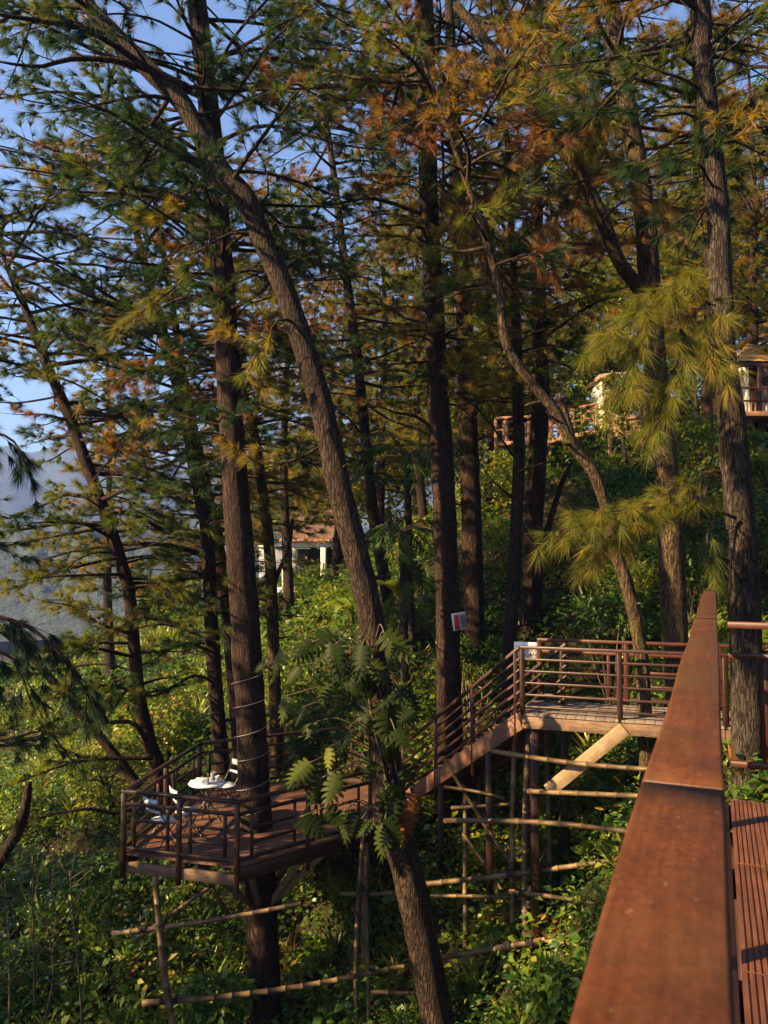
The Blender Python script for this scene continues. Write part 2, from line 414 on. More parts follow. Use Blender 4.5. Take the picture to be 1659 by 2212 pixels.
def ridge(name, r0, r1, h, seed, az0, az1, base):
    rg = np.random.default_rng(seed); ph = rg.uniform(0, 6.28, 8); fr = rg.uniform(2, 22, 8)
    az = np.linspace(az0, az1, 220); rr = np.linspace(0, 1, 40)
    A, R = np.meshgrid(az, rr)
    top = 0.80 + sum(np.sin(A*f+p)*0.16/(1+0.25*f) for f, p in zip(fr, ph))
    prof = np.where(R < 0.75, sstep(0, 0.75, R), 1-0.3*sstep(0.75, 1, R))
    rad = r0+(r1-r0)*R
    gul = sum(np.sin(A*f*6+p+R*3)*0.03 for f, p in zip(fr, ph))
    Z = base + (h-base)*np.clip(top+gul*(1-R)*1.2, 0.05, 2)*prof
    Z += rg.normal(0, 1.6, Z.shape)*prof
    V = np.stack([rad*np.sin(A), rad*np.cos(A), Z], -1).reshape(-1, 3)
    n = len(az); i = np.arange(len(rr)-1)[:, None]*n; j = np.arange(n-1)[None]
    return tag(mk(name, V, np.stack([i+j, i+j+1, i+n+j+1, i+n+j], -1).reshape(-1, 4), M_HILL, smooth=True), kind='structure')
ridge('mountain', 1000, 2200, 345, 5, -1.5, 1.5, -24)
ridge('hill', 260, 560, 22, 8, -1.2, 0.05, -24)

# ------------------------------------------------------------------ foliage generators
def rand_unit(n, rg):
    return norm(rg.normal(size=(n, 3)))
def needles(acc, pos, dirs, tint, rg, k=14, length=0.22, width=0.0055, spread=0.5, droop=0.5):
    n = len(pos)
    if n == 0: return
    p = np.repeat(pos, k, 0); d = np.repeat(norm(dirs), k, 0); m = n*k
    d = norm(d + rand_unit(m, rg)*spread*rg.uniform(0.5, 1.35, (m, 1)))
    L = length*rg.uniform(0.65, 1.2, (m, 1)); g = np.array([0, 0, -1.0])
    base = p - d*0.01; tip = base + d*L + g*L*0.42*droop
    sd = norm(np.cross(d, rand_unit(m, rg)))*width*0.5
    V = np.stack([base-sd, base+sd, tip], 1).reshape(-1, 3)
    T = np.arange(m*3).reshape(-1, 3)
    t = np.repeat(np.repeat(tint, k) + rg.normal(0, 0.04, m), 3)
    acc.add(V, T, np.clip(t, 0, 1))
def leaves2(acc, pos, dirs, size, tint, rg, wid=0.5):
    """small far leaf: 4 verts, 2 tris"""
    m = len(pos); d = norm(dirs); s = norm(np.cross(d, norm(rand_unit(m, rg)*0.8+np.array([0, 0, 1.0])))); nrm = np.cross(s, d)
    L = np.asarray(size).reshape(-1, 1)*np.ones((m, 1)); W_ = L*wid*0.5
    V = np.stack([pos, pos+d*L*0.45+s*W_+nrm*W_*0.4, pos+d*L*0.45-s*W_+nrm*W_*0.4, pos+d*L], 1).reshape(-1, 3); i = np.arange(m)*4
    acc.add(V, np.concatenate([np.stack([i, i+2, i+1], -1), np.stack([i+1, i+2, i+3], -1)]), np.clip(np.repeat(tint, 4), 0, 1))
def leaves(acc, pos, dirs, size, tint, rg, wid=0.5, fold=0.25):
    """pointed leaf, folded on the midrib: 6 verts, 4 tris"""
    m = len(pos); d = norm(dirs)
    s = norm(np.cross(d, norm(rand_unit(m, rg)*0.7+np.array([0, 0, 1.0])))); nrm = np.cross(s, d)
    L = np.asarray(size).reshape(-1, 1)*np.ones((m, 1)); W = L*wid*0.5
    a = pos; b = pos+d*L*0.45-nrm*W*0.0; c = pos+d*L-nrm*L*0.18
    l = pos+d*L*0.4+s*W+nrm*W*fold*2; r = pos+d*L*0.4-s*W+nrm*W*fold*2
    V = np.stack([a, l, b, r, c], 1).reshape(-1, 3); i = np.arange(m)*5
    T = np.concatenate([np.stack([i, i+2, i+1], -1), np.stack([i, i+3, i+2], -1), np.stack([i+1, i+2, i+4], -1), np.stack([i+2, i+3, i+4], -1)])
    acc.add(V, T, np.clip(np.repeat(tint, 5), 0, 1))

KEEP = [(225, 1565, 900, 2010, 17.5), (850, 1370, 1500, 1760, 15.5), (1225, 1230, 1659, 2212, 9.6), (970, 1300, 1030, 1400, 16)]
def keep_mask(pos):
    x, y, d = proj(pos); ok = d > 3.5
    for x0, y0, x1, y1, dm in KEEP:
        ok &= ~((x > x0) & (x < x1) & (y > y0) & (y < y1) & (d < dm))
    return ok
def bough(wacc, nacc, pts, r0, rg, tint=0.35, dens=1.0, twig=0.75, need=dict(), start=0.25, hang=0.0, tintvar=0.06, wide=1.0):
    """one limb with side twigs and needle tufts; pts = polyline"""
    C = smooth_poly(np.asarray(pts, float), 0.18)
    n = len(C); L = np.sum(np.linalg.norm(np.diff(C, axis=0), axis=1))
    R = np.linspace(r0, max(0.006, r0*0.22), n)
    C = C + np.cumsum(rg.normal(0, 0.012, C.shape), 0)*np.linspace(0, 1, n)[:, None]
    wacc.add(*tube(C, R, 5 if r0 > 0.035 else 4))
    T = norm(np.gradient(C, axis=0))
    PS, DS, TS = [], [], []
    nt = max(3, int(L*(1-start)/0.16*dens))
    ss = np.sort(rg.uniform(start, 1.0, nt)); ss[-1] = 1.0
    for k, s in enumerate(ss):
        i = min(n-1, int(s*(n-1))); t = T[i]
        side = norm(np.cross(t, [0, 0, 1.0]))*(1 if k % 2 else -1)
        d = norm(t*rg.uniform(0.5, 1.1) + side*rg.uniform(0.2, 1.0)*wide + np.array([0, 0, rg.uniform(-0.25, 0.45)-hang]))
        tl = twig*rg.uniform(0.5, 1.15)*(1.1-0.6*s)
        if s >= 1.0: d = t; tl = twig*0.5
        m = 4
        q = np.linspace(0, 1, m)[:, None]
        W = C[i] + d*tl*q + np.array([0, 0, 1.0])*(0.10-0.55*hang)*tl*q**2
        wacc.add(*tube(W, np.linspace(max(0.006, r0*0.16), 0.004, m), 3, False))
        tt = norm(np.gradient(W, axis=0))
        nf = max(2, int(tl/0.11))
        us = rg.uniform(0.35, 1.0, nf); us[0] = 1.0
        for u in us:
            j = u*(m-1); a = min(m-2, int(j)); f = j-a
            PS.append(W[a]*(1-f)+W[a+1]*f); DS.append(tt[a]*0.75 + rand_unit(1, rg)[0]*0.45 + np.array([0, 0, -hang*0.8])); TS.append(tint+rg.normal(0, tintvar))
    PS = np.array(PS); DS = np.array(DS); TS = np.array(TS)
    ok = keep_mask(PS)
    needles(nacc, PS[ok], DS[ok], TS[ok], rg, **need)

def trunk_mesh(acc, pts, sides, rg, rough=0.035, step=0.10):
    C = smooth_poly(pts, step); R = np.maximum(C[:, 3], 0.012); C = C[:, :3]
    V, fs = tube(C, R, sides)
    n = len(C); a = np.arange(sides)
    ph = rg.uniform(0, 6.28, 4)
    prof = sum(np.sin(a*k*2*math.pi/sides*1.0+p)/k for k, p in zip((2, 3, 5, 7), ph))*0.35
    drift = np.cumsum(rg.normal(0, 0.12, (n, 1)), 0)
    j = rg.normal(0, 1, (n, sides)); j = (j+np.roll(j, 1, 0)+np.roll(j, 2, 0)+np.roll(j, 3, 0))/2
    disp = (prof[None]*np.cos(drift)+j*0.8)*rough
    c = np.repeat(C, sides, 0); V = c + (V-c)*(1+disp.reshape(-1, 1))
    acc.add(V, fs)
    return C, R
def limb_from(C, R, t, rg):
    i = int(np.clip(t, 0, 1)*(len(C)-1)); return C[i], R[i]

PINES = {}
def pine(key, label, px, d, barkmat, limbs=(), nb=18, span=(0.0, 0.55), blen=(1.4, 3.0), tint=0.35, brown=0.15, seed=0, top=3.0,
         ground=True, name='pine_tree', rough=0.04, sides=18, need=dict(), dens=1.0, hero=(), fork=(), group='pines around the decks', droop=0.0, az=None):
    """px rows: (x, y, width) of the trunk in the photograph from top to base, standing at depth d"""
    rg = np.random.default_rng(seed+100)
    pts = []
    for row in px:
        dd = row[3] if len(row) > 3 else d
        p = P(row[0], row[1], dd); pts.append([*p, row[2]*0.435*dd/F])
    pts = np.array(pts)
    if top > 0:
        v = norm(pts[0, :3]-pts[1, :3]); pts = np.vstack([[*(pts[0, :3]+v*top), max(0.03, pts[0, 3]*0.45)], pts])
    if ground:
        b = pts[-1]; v = norm(pts[-1, :3]-pts[-2, :3]); v = norm(v*np.array([0.4, 0.4, 1])); g = b.copy()
        for _ in range(60):
            g[:3] += v*0.15
            if g[2] < gz(g[0], g[1])[0]-0.3: break
        g[3] *= 1.25
        if np.linalg.norm(g-b) > 0.3: pts = np.vstack([pts, g])
    base = pts[-1, :3].copy()
    t = thing(name, label, 'tree', tuple(base), group)
    acc = Acc(); C, R = trunk_mesh(acc, pts, sides, rg, rough)
    acc.build('trunk', barkmat, t, True)
    wacc, nacc = Acc(), Acc()
    for fk in fork:                                     # big secondary stems traced from the photograph
        fp = np.array([[*P(q[0], q[1], q[3] if len(q) > 3 else d), q[2]*0.5*(q[3] if len(q) > 3 else d)/F] for q in fk])
        fa = Acc(); trunk_mesh(fa, fp, 12, rg, rough); fa.build('limb', barkmat, t, True)
    nd = dict(k=34, length=0.25, width=0.0095, spread=0.55, droop=0.5); nd.update(need)
    for lm in limbs:                                    # limbs traced from the photograph
        lacc = Acc()
        o = lm.get('o', {}); dd = lm.get('d', (d, d))
        m = len(lm['p']); ds = np.linspace(dd[0], dd[1], m)
        bough(lacc, nacc, [P(x, y, z) for (x, y), z in zip(lm['p'], ds)], lm.get('r', 0.05), rg, lm.get('t', tint), need=nd, **o)
        lacc.build('limb', barkmat, t, True)
    n = len(C); nb = int(nb*2.9)
    for k in range(nb):
        s = span[0]+(span[1]-span[0])*(k+rg.uniform(0, 1))/nb
        i = int(s*(n-1)); a = rg.uniform(0, 2*math.pi) if az is None else rg.uniform(*az)
        L = 1.12*rg.uniform(*blen)*(0.65+0.5*math.sin(math.pi*min(1, (s-span[0])/(span[1]-span[0])+0.15)))
        e = rg.uniform(-0.12, 0.30)
        h = np.array([math.cos(a), math.sin(a), 0]); kink = rand_unit(1, rg)[0]*L*0.13
        p0 = C[i]; p1 = p0+h*L*0.35+np.array([0, 0, e*L*0.35]); p2 = p0+h*L*0.7+np.array([0, 0, e*L*0.45-0.04*L])+kink
        p3 = p0+h*L+np.array([0, 0, (e*0.6-0.08-droop)*L])+kink*1.5
        tb = tint if rg.uniform() > brown else rg.uniform(0.72, 0.98)
        bough(wacc, nacc, [p0, p1, p2, p3], rg.uniform(0.02, 0.042)*min(1.4, 0.6+L/4), rg, tb+rg.normal(0, 0.11), dens=dens, need=nd, start=0.3)
    for k in range(9):                                  # broken stubs
        i = int(n*rg.uniform(0.25, 0.9)); a = rg.uniform(0, 2*math.pi); h = np.array([math.cos(a), math.sin(a), rg.uniform(-0.2, 0.5)]); L = R[i]+rg.uniform(0.06, 0.35)
        if keep_mask(C[i][None])[0] or True: wacc.add(*tube(np.array([C[i], C[i]+h*L*0.7, C[i]+h*L+rand_unit(1, rg)[0]*0.03]), np.array([0.035, 0.022, 0.012])*rg.uniform(0.6, 1.2), 6))
    for hr in hero:                                     # sprays seen large in the photograph
        o = dict(dens=1.3, start=0.2); o.update(hr.get('o', {}))
        m = len(hr['p']); dd = hr.get('d', (d, d)); ds = np.linspace(dd[0], dd[1], m)
        n2 = dict(nd); n2.update(hr.get('need', {}))
        bough(wacc, nacc, [P(x, y, z) for (x, y), z in zip(hr['p'], ds)], hr.get('r', 0.03), rg, hr.get('t', tint), need=n2, **o)
    wacc.build('branches', barkmat, t, True)['kind'] = 'stuff'
    if nacc.n: nacc.build('crown', M_NEEDLE, t)
    PINES[key] = (t, C, R)
    return t

# ------------------------------------------------------------------ the pines, traced one by one
DROOPY = dict(length=0.28, droop=0.9, spread=0.6, k=42, width=0.008)
pine('deck', 'tall pine growing up through the lower wooden deck with a cable wound round it',
     [(425, 0, 48), (440, 130, 50), (457, 300, 53), (470, 450, 55), (481, 600, 57), (490, 760, 58), (498, 900, 60), (512, 1100, 65), (526, 1300, 72), (539, 1500, 74), (550, 1720, 76), (562, 1900, 78), (574, 2212, 80)],
     13.2, M_BARK, seed=1, nb=29, span=(0.0, 0.52), blen=(1.4, 3.2), tint=0.22, brown=0.07,
     limbs=[dict(p=[(462, 440), (330, 415), (150, 385), (0, 362)], r=0.05, d=(13.2, 12.4), o=dict(start=0.2)),
            dict(p=[(415, 240), (350, 230), (290, 180), (240, 120)], r=0.04, d=(13.2, 13.6))],
     hero=[dict(p=[(470, 600), (420, 590), (360, 640), (300, 690)], t=0.62, d=(13, 12.2), need=DROOPY),
           dict(p=[(500, 690), (540, 660), (590, 650)], t=0.60, d=(13, 12.0), need=DROOPY),
           dict(p=[(497, 815), (520, 825), (545, 840)], t=0.66, d=(13, 12.6), need=DROOPY),
           dict(p=[(470, 450), (420, 440), (350, 470), (290, 480)], t=0.68, d=(13, 12.2)),
           dict(p=[(490, 740), (400, 740), (300, 800), (210, 850)], t=0.85, d=(13.4, 14))])
pine('lean', 'crooked pine leaning across the deck with monstera climbing its lower trunk',
     [(235, 60, 40), (320, 150, 45), (390, 218, 46), (432, 290, 47), (480, 370, 50), (530, 430, 56), (572, 530, 50), (612, 620, 52), (660, 760, 56), (700, 900, 58), (732, 1050, 60), (770, 1200, 62), (800, 1330, 64), (816, 1480, 70), (828, 1600, 74), (846, 1750, 76), (884, 1900, 78), (915, 2050, 78), (945, 2212, 82)],
     11.5, M_BARKL, seed=2, nb=11, span=(0.0, 0.34), blen=(1.2, 2.6), tint=0.22, brown=0.05, top=2.0,
     limbs=[dict(p=[(405, 190), (300, 140), (190, 123), (100, 142), (0, 136)], r=0.075, d=(11.5, 10.6), o=dict(start=0.35)),
            dict(p=[(250, 75), (180, 55), (80, 18), (0, 0)], r=0.05, d=(11.5, 12)),
            dict(p=[(555, 445), (580, 420), (575, 360), (540, 310)], r=0.022, d=(11.5, 11.8), o=dict(start=0.8))],
     hero=[dict(p=[(640, 700), (600, 690), (560, 760)], t=0.6, d=(11.4, 11)),
           dict(p=[(700, 960), (640, 990), (570, 1000), (520, 985)], t=0.7, d=(11.6, 12.4))])
pine('centre', 'tall straight dark pine rising behind the stairs, in the middle of the picture',
     [(915, 0, 46), (921, 200, 47), (925, 400, 46), (932, 550, 47), (940, 700, 49), (946, 850, 53), (955, 1000, 56), (962, 1150, 57), (966, 1300, 58), (969, 1450, 60), (972, 1600, 62), (978, 1850, 62), (985, 2100, 64)],
     15.0, M_BARK, seed=3, nb=26, span=(0.0, 0.50), blen=(1.4, 3.1), tint=0.52, brown=0.42,
     limbs=[dict(p=[(915, 130), (830, 160), (740, 185), (640, 190), (540, 175)], r=0.055, d=(15, 14)),
            dict(p=[(950, 940), (900, 900), (850, 890), (800, 870)], r=0.045, d=(15, 14.6)),
            dict(p=[(940, 700), (880, 690), (820, 660), (770, 650)], r=0.04, d=(15, 15.6)),
            dict(p=[(945, 780), (880, 785), (820, 790)], r=0.035, d=(15, 14.4), o=dict(start=0.5))],
     hero=[dict(p=[(925, 380), (950, 400), (1000, 450), (1030, 540)], t=0.9, d=(14.8, 13.6), need=DROOPY, o=dict(hang=0.5)),
           dict(p=[(920, 120), (950, 100), (1010, 120), (1060, 180)], t=0.82, d=(14.8, 13.6), need=DROOPY, o=dict(hang=0.4)),
           dict(p=[(922, 300), (880, 290), (850, 330)], t=0.85, d=(14.8, 14), need=DROOPY)])
pine('twin', 'dark pine standing close behind the middle pine, signboard at its side',
     [(985, 330, 34), (992, 480, 38), (1000, 620, 41), (1006, 760, 44), (1012, 950, 48), (1018, 1100, 50), (1022, 1250, 51), (1026, 1400, 53)],
     17.2, M_BARK, seed=4, nb=20, span=(0.0, 0.62), blen=(1.3, 2.8), tint=0.34, brown=0.3, top=5)
pine('thin', 'slender pine standing behind the crooked leaning pine',
     [(700, 230, 12), (716, 340, 16), (736, 500, 20), (755, 650, 23), (775, 800, 25), (790, 950, 26), (802, 1080, 29), (822, 1200, 31), (840, 1310, 33), (849, 1370, 35)],
     20.0, M_BARKG, seed=5, nb=26, span=(0.0, 0.75), blen=(1.2, 3.0), tint=0.32, brown=0.25, top=3,
     limbs=[dict(p=[(778, 860), (830, 900), (890, 925), (960, 950)], r=0.05, d=(20, 19), o=dict(start=0.6)),
            dict(p=[(790, 950), (750, 900), (700, 880)], r=0.04, d=(20, 19.5)),
            dict(p=[(742, 560), (700, 540), (640, 500), (600, 490)], r=0.04, d=(20, 19))])
pine('back', 'sturdy reddish pine on the slope behind the landing sign',
     [(1158, 300, 24), (1160, 500, 31), (1165, 700, 39), (1168, 850, 43), (1160, 1000, 46), (1152, 1150, 47), (1150, 1300, 48), (1147, 1385, 50)],
     18.2, M_BARK, seed=6, nb=24, span=(0.0, 0.66), blen=(1.4, 3.2), tint=0.52, brown=0.4, top=5,
     fork=[[(1172, 1190, 16), (1190, 1120, 14), (1215, 1040, 11), (1235, 1000, 8)]],
     limbs=[dict(p=[(1175, 730), (1230, 690), (1290, 650), (1340, 640)], r=0.05, d=(18, 17))])
pine('slim', 'thin pine with sunlit lower stem beside the landing sign',
     [(1105, 500, 16), (1110, 600, 19), (1116, 720, 25), (1119, 860, 28), (1121, 1000, 30), (1115, 1150, 32), (1107, 1300, 33), (1100, 1420, 33), (1098, 1480, 33)],
     15.6, M_BARKL, seed=7, nb=18, span=(0.0, 0.55), blen=(1.2, 2.6), tint=0.42, brown=0.5, top=5,
     limbs=[dict(p=[(1112, 990), (1070, 930), (1020, 870), (960, 840)], r=0.03, d=(15.6, 15), o=dict(start=0.6)),
            dict(p=[(1108, 1075), (1060, 1040), (1030, 1000)], r=0.03, d=(15.6, 15))],
     hero=[dict(p=[(1120, 1020), (1170, 1000), (1220, 990), (1270, 960)], t=0.12, d=(15, 14)),
           dict(p=[(1105, 540), (1140, 470), (1170, 500), (1190, 560)], t=0.88, d=(15, 13.8), need=DROOPY, o=dict(hang=0.5)),
           dict(p=[(1105, 520), (1060, 440), (1090, 400)], t=0.90, d=(15, 13.8), need=DROOPY, o=dict(hang=0.5)),
           dict(p=[(1100, 300), (1140, 330), (1180, 300), (1240, 300)], t=0.72, d=(14.6, 13.2), need=DROOPY, o=dict(hang=0.4))])
pine('crook', 'thin crooked pine growing through the landing and bending to the left',
     [(985, 330, 13), (1010, 400, 15), (1040, 480, 18), (1062, 560, 20), (1081, 640, 21), (1086, 705, 22), (1102, 760, 23), (1150, 830, 25), (1200, 890, 26), (1236, 960, 28), (1282, 1022, 29), (1310, 1100, 29), (1326, 1180, 31), (1350, 1250, 32), (1375, 1350, 33), (1388, 1450, 33), (1394, 1560, 34)],
     11.6, M_BARKM, seed=8, nb=12, span=(0.0, 0.30), blen=(0.9, 2.0), tint=0.4, brown=0.35, top=1.5,
     fork=[[(1236, 958, 20), (1225, 910, 17), (1205, 850, 14)]])
pine('moss', 'mossy sunlit pine with a long forking limb, behind the landing',
     [(1322, 0, 36), (1338, 150, 40), (1360, 260, 44), (1385, 400, 49), (1400, 560, 53), (1407, 650, 54), (1416, 800, 56), (1429, 900, 58), (1443, 1050, 60), (1450, 1200, 62), (1455, 1300, 62), (1460, 1400, 62), (1463, 1460, 62)],
     13.8, M_BARKM, seed=9, nb=24, span=(0.0, 0.45), blen=(1.3, 3.1), tint=0.52, brown=0.35, top=3,
     fork=[[(1398, 650, 26), (1370, 610, 30, 13.7), (1335, 560, 30, 13.5), (1303, 480, 30, 13.4), (1262, 390, 28, 13.3), (1215, 320, 26, 13.2), (1160, 240, 25, 13.1), (1100, 160, 24, 13), (1050, 90, 22, 13), (985, 10, 18, 13)]],
     hero=[dict(p=[(1215, 320), (1180, 280), (1120, 330), (1090, 380)], t=0.8, d=(13.2, 12.4), need=DROOPY, o=dict(hang=0.45)),
           dict(p=[(1160, 240), (1200, 180), (1250, 170), (1300, 230)], t=0.7, d=(13.2, 12), need=DROOPY, o=dict(hang=0.45)),
           dict(p=[(1110, 170), (1130, 90), (1170, 80), (1190, 140)], t=0.78, d=(13.2, 12), need=DROOPY, o=dict(hang=0.45)),
           dict(p=[(1262, 390), (1240, 400), (1200, 470)], t=0.84, d=(13.2, 12.4), need=DROOPY, o=dict(hang=0.45)),
           dict(p=[(1330, 260), (1300, 240), (1270, 280), (1300, 330)], t=0.62, d=(13.2, 12.2), need=DROOPY, o=dict(hang=0.45)),
           dict(p=[(1300, 480), (1340, 440), (1400, 430), (1440, 470)], t=0.80, d=(13.2, 12.4), need=DROOPY, o=dict(hang=0.3))])
HN = dict(length=0.27, droop=0.75, spread=0.75, k=60, width=0.0060)
pine('right', 'large greyish pine seen through the railing at the far right',
     [(1512, 0, 46), (1520, 150, 50), (1535, 300, 52), (1550, 450, 54), (1557, 600, 54), (1562, 750, 57), (1580, 900, 63), (1592, 1050, 67), (1604, 1200, 72), (1612, 1400, 75), (1617, 1660, 78)],
     10.4, M_BARKG, seed=10, nb=16, span=(0.0, 0.40), blen=(1.2, 2.4), tint=0.30, brown=0.25, top=2.5,
     limbs=[dict(p=[(1502, 145), (1475, 125), (1450, 100), (1405, 107), (1280, 135), (1150, 150)], r=0.032, d=(10.4, 10), o=dict(start=0.55, dens=0.6)),
            dict(p=[(1507, 205), (1430, 185), (1370, 170), (1300, 190)], r=0.045, d=(10.4, 10), t=0.1),
            dict(p=[(1525, 50), (1600, 55), (1700, 50)], r=0.025, d=(10.4, 10.4), t=0.1, o=dict(dens=0.5)),
            dict(p=[(1535, 110), (1600, 105), (1700, 120)], r=0.022, d=(10.4, 10.8), t=0.1, o=dict(dens=0.6))],
     hero=[dict(p=[(1552, 690), (1500, 625), (1430, 640), (1360, 690), (1300, 740)], t=0.58, d=(10.2, 9.4), need=HN, r=0.022, o=dict(dens=3.0, hang=0.15, twig=0.6, start=0.12)),
           dict(p=[(1545, 660), (1520, 660), (1540, 740), (1560, 800)], t=0.64, d=(10, 9.2), need=HN, r=0.014, o=dict(dens=3.2, hang=0.28, twig=0.45)),
           dict(p=[(1400, 660), (1370, 730), (1355, 800), (1330, 850)], t=0.60, d=(9.6, 9.2), need=HN, r=0.014, o=dict(dens=3.2, hang=0.28, twig=0.45)),
           dict(p=[(1450, 640), (1475, 740), (1450, 840), (1420, 930)], t=0.58, d=(9.6, 9.2), need=HN, r=0.014, o=dict(dens=3.2, hang=0.28, twig=0.45)),
           dict(p=[(1590, 1120), (1500, 1085), (1400, 1095), (1300, 1105), (1215, 1150)], t=0.58, d=(10.2, 9.5), need=HN, r=0.022, o=dict(dens=3.2, hang=0.18, twig=0.6, start=0.12)),
           dict(p=[(1400, 1100), (1360, 1130), (1300, 1170), (1260, 1220)], t=0.62, d=(9.8, 9.5), need=HN, r=0.014, o=dict(dens=3.0, hang=0.25, twig=0.45)),
           dict(p=[(1540, 1105), (1530, 1160), (1540, 1215)], t=0.5, d=(9.9, 9.7), need=HN, r=0.014, o=dict(dens=1.8, hang=0.6, twig=0.35)),
           dict(p=[(1540, 290), (1480, 330), (1420, 350)], t=0.2, d=(10.2, 9.8))])
pine('leftlean', 'leaning pine with bare dark stem at the left, passing behind the deck corner',
     [(10, 560, 12), (52, 660, 18), (102, 790, 24), (150, 900, 26), (190, 1010, 28), (230, 1120, 30), (262, 1220, 31), (280, 1290, 30), (290, 1400, 30), (300, 1500, 32), (322, 1600, 35), (350, 1690, 38), (405, 1900, 36), (428, 2180, 36)],
     16.2, M_BARK, seed=11, nb=34, span=(0.0, 0.66), blen=(1.3, 3.4), tint=0.40, brown=0.15, top=3,
     limbs=[dict(p=[(200, 1071), (140, 1071), (80, 1100), (0, 1130)], r=0.045, d=(16, 15.5)),
            dict(p=[(224, 1140), (140, 1155), (0, 1180)], r=0.045, d=(16, 15.4), t=0.6),
            dict(p=[(285, 1370), (220, 1350), (150, 1310), (90, 1300)], r=0.04, d=(16, 15), t=0.6),
            dict(p=[(318, 1600), (280, 1560), (180, 1570), (60, 1600)], r=0.06, d=(16, 15)),
            dict(p=[(330, 1637), (200, 1641), (110, 1660), (40, 1685)], r=0.05, d=(16, 14.6), t=0.55),
            dict(p=[(350, 1700), (262, 1755), (187, 1747), (80, 1770), (0, 1800)], r=0.05, d=(16, 14.6), t=0.5, o=dict(start=0.6)),
            dict(p=[(300, 1500), (230, 1480), (120, 1500), (40, 1545)], r=0.04, d=(16, 14.8), t=0.55, o=dict(dens=1.5)),
            dict(p=[(290, 1420), (200, 1400), (90, 1425)], r=0.035, d=(16, 15), t=0.3, o=dict(dens=1.5)),
            dict(p=[(258, 1205), (170, 1225), (60, 1265), (0, 1290)], r=0.04, d=(16, 15), t=0.6, o=dict(dens=1.5)),
            dict(p=[(275, 1270), (330, 1265), (400, 1300)], r=0.03, d=(16, 15.2), t=0.5, o=dict(dens=1.4))])
pine('fork', 'dark pine behind the deck table with many bare side limbs to the left',
     [(290, 480, 16), (320, 600, 22), (352, 720, 28), (376, 800, 31), (402, 900, 33), (430, 1050, 35), (447, 1150, 33), (455, 1300, 34), (461, 1420, 35), (471, 1550, 37), (482, 1680, 39)],
     17.2, M_BARK, seed=12, nb=36, span=(0.0, 0.70), blen=(1.4, 3.4), tint=0.36, brown=0.18, top=3,
     limbs=[dict(p=[(432, 1160), (360, 1148), (300, 1115), (240, 1107), (170, 1110)], r=0.07, d=(17, 16), o=dict(start=0.5)),
            dict(p=[(438, 1199), (372, 1180), (280, 1174), (180, 1187), (90, 1205)], r=0.07, d=(17, 16), t=0.65, o=dict(start=0.4)),
            dict(p=[(408, 1060), (360, 1030), (300, 1000), (188, 940)], r=0.05, d=(17, 16), o=dict(start=0.4)),
            dict(p=[(395, 880), (300, 880), (230, 910), (190, 940)], r=0.05, d=(17, 16.4), t=0.75),
            dict(p=[(330, 700), (200, 640), (80, 590), (0, 555)], r=0.06, d=(17, 16)),
            dict(p=[(460, 1330), (400, 1300), (340, 1310)], r=0.05, d=(17, 16)),
            dict(p=[(470, 1480), (420, 1460), (340, 1500), (270, 1500)], r=0.04, d=(17, 16), t=0.2),
            dict(p=[(456, 1300), (380, 1285), (300, 1330), (225, 1390)], r=0.045, d=(17, 15.6), t=0.55, o=dict(dens=1.5)),
            dict(p=[(462, 1410), (400, 1390), (340, 1420), (290, 1460)], r=0.035, d=(17, 15.8), t=0.25, o=dict(dens=1.5)),
            dict(p=[(445, 1130), (500, 1080), (560, 1090)], r=0.035, d=(17, 16), t=0.6, o=dict(dens=1.4))])
pine('behindfork', 'pine half hidden behind the dark forked pine left of the deck tree',
     [(395, 800, 20), (412, 903, 23), (436, 1010, 26), (453, 1091, 28), (474, 1191, 29), (487, 1290, 30), (499, 1410, 32), (512, 1560, 34), (520, 1680, 34)],
     19.0, M_BARK, seed=13, nb=24, span=(0.0, 0.7), blen=(1.4, 3.0), tint=0.40, brown=0.25, top=6)
pine('rightofdeck', 'thin pine just to the right of the deck tree, behind the back railing',
     [(510, 760, 15), (530, 862, 19), (551, 946, 22), (562, 1024, 25), (576, 1131, 27), (584, 1220, 28), (588, 1309, 29), (591, 1420, 30), (595, 1550, 31), (597, 1700, 31)],
     18.0, M_BARKM, seed=14, nb=18, span=(0.0, 0.6), blen=(1.1, 2.6), tint=0.46, brown=0.3, top=5,
     fork=[[(585, 1290, 12), (600, 1240, 10), (625, 1180, 8), (632, 1120, 6)]])
pine('edge', 'drooping dark pine bough reaching in from the left edge of the picture',
     [(-150, 1050, 34), (-140, 1300, 38), (-120, 1700, 44)], 11.0, M_BARK, seed=15, nb=6, span=(0.2, 0.7), blen=(1.0, 1.6), tint=0.15, brown=0.0, top=5,
     limbs=[dict(p=[(-140, 1330), (0, 1330), (100, 1370), (170, 1440), (210, 1500)], r=0.045, d=(11, 10.5), t=0.06, o=dict(dens=1.8, hang=0.5)),
            dict(p=[(-140, 1400), (0, 1410), (40, 1450), (70, 1520)], r=0.04, d=(11, 10.5), t=0.06, o=dict(dens=1.6, hang=0.5)),
            dict(p=[(-150, 940), (-40, 930), (30, 960), (60, 1030)], r=0.04, d=(11, 10.5), t=0.1, o=dict(dens=1.6, hang=0.6)),
            dict(p=[(-140, 1560), (-20, 1600), (90, 1580), (140, 1620)], r=0.04, d=(11, 10.8), t=0.4, o=dict(hang=0.2))])

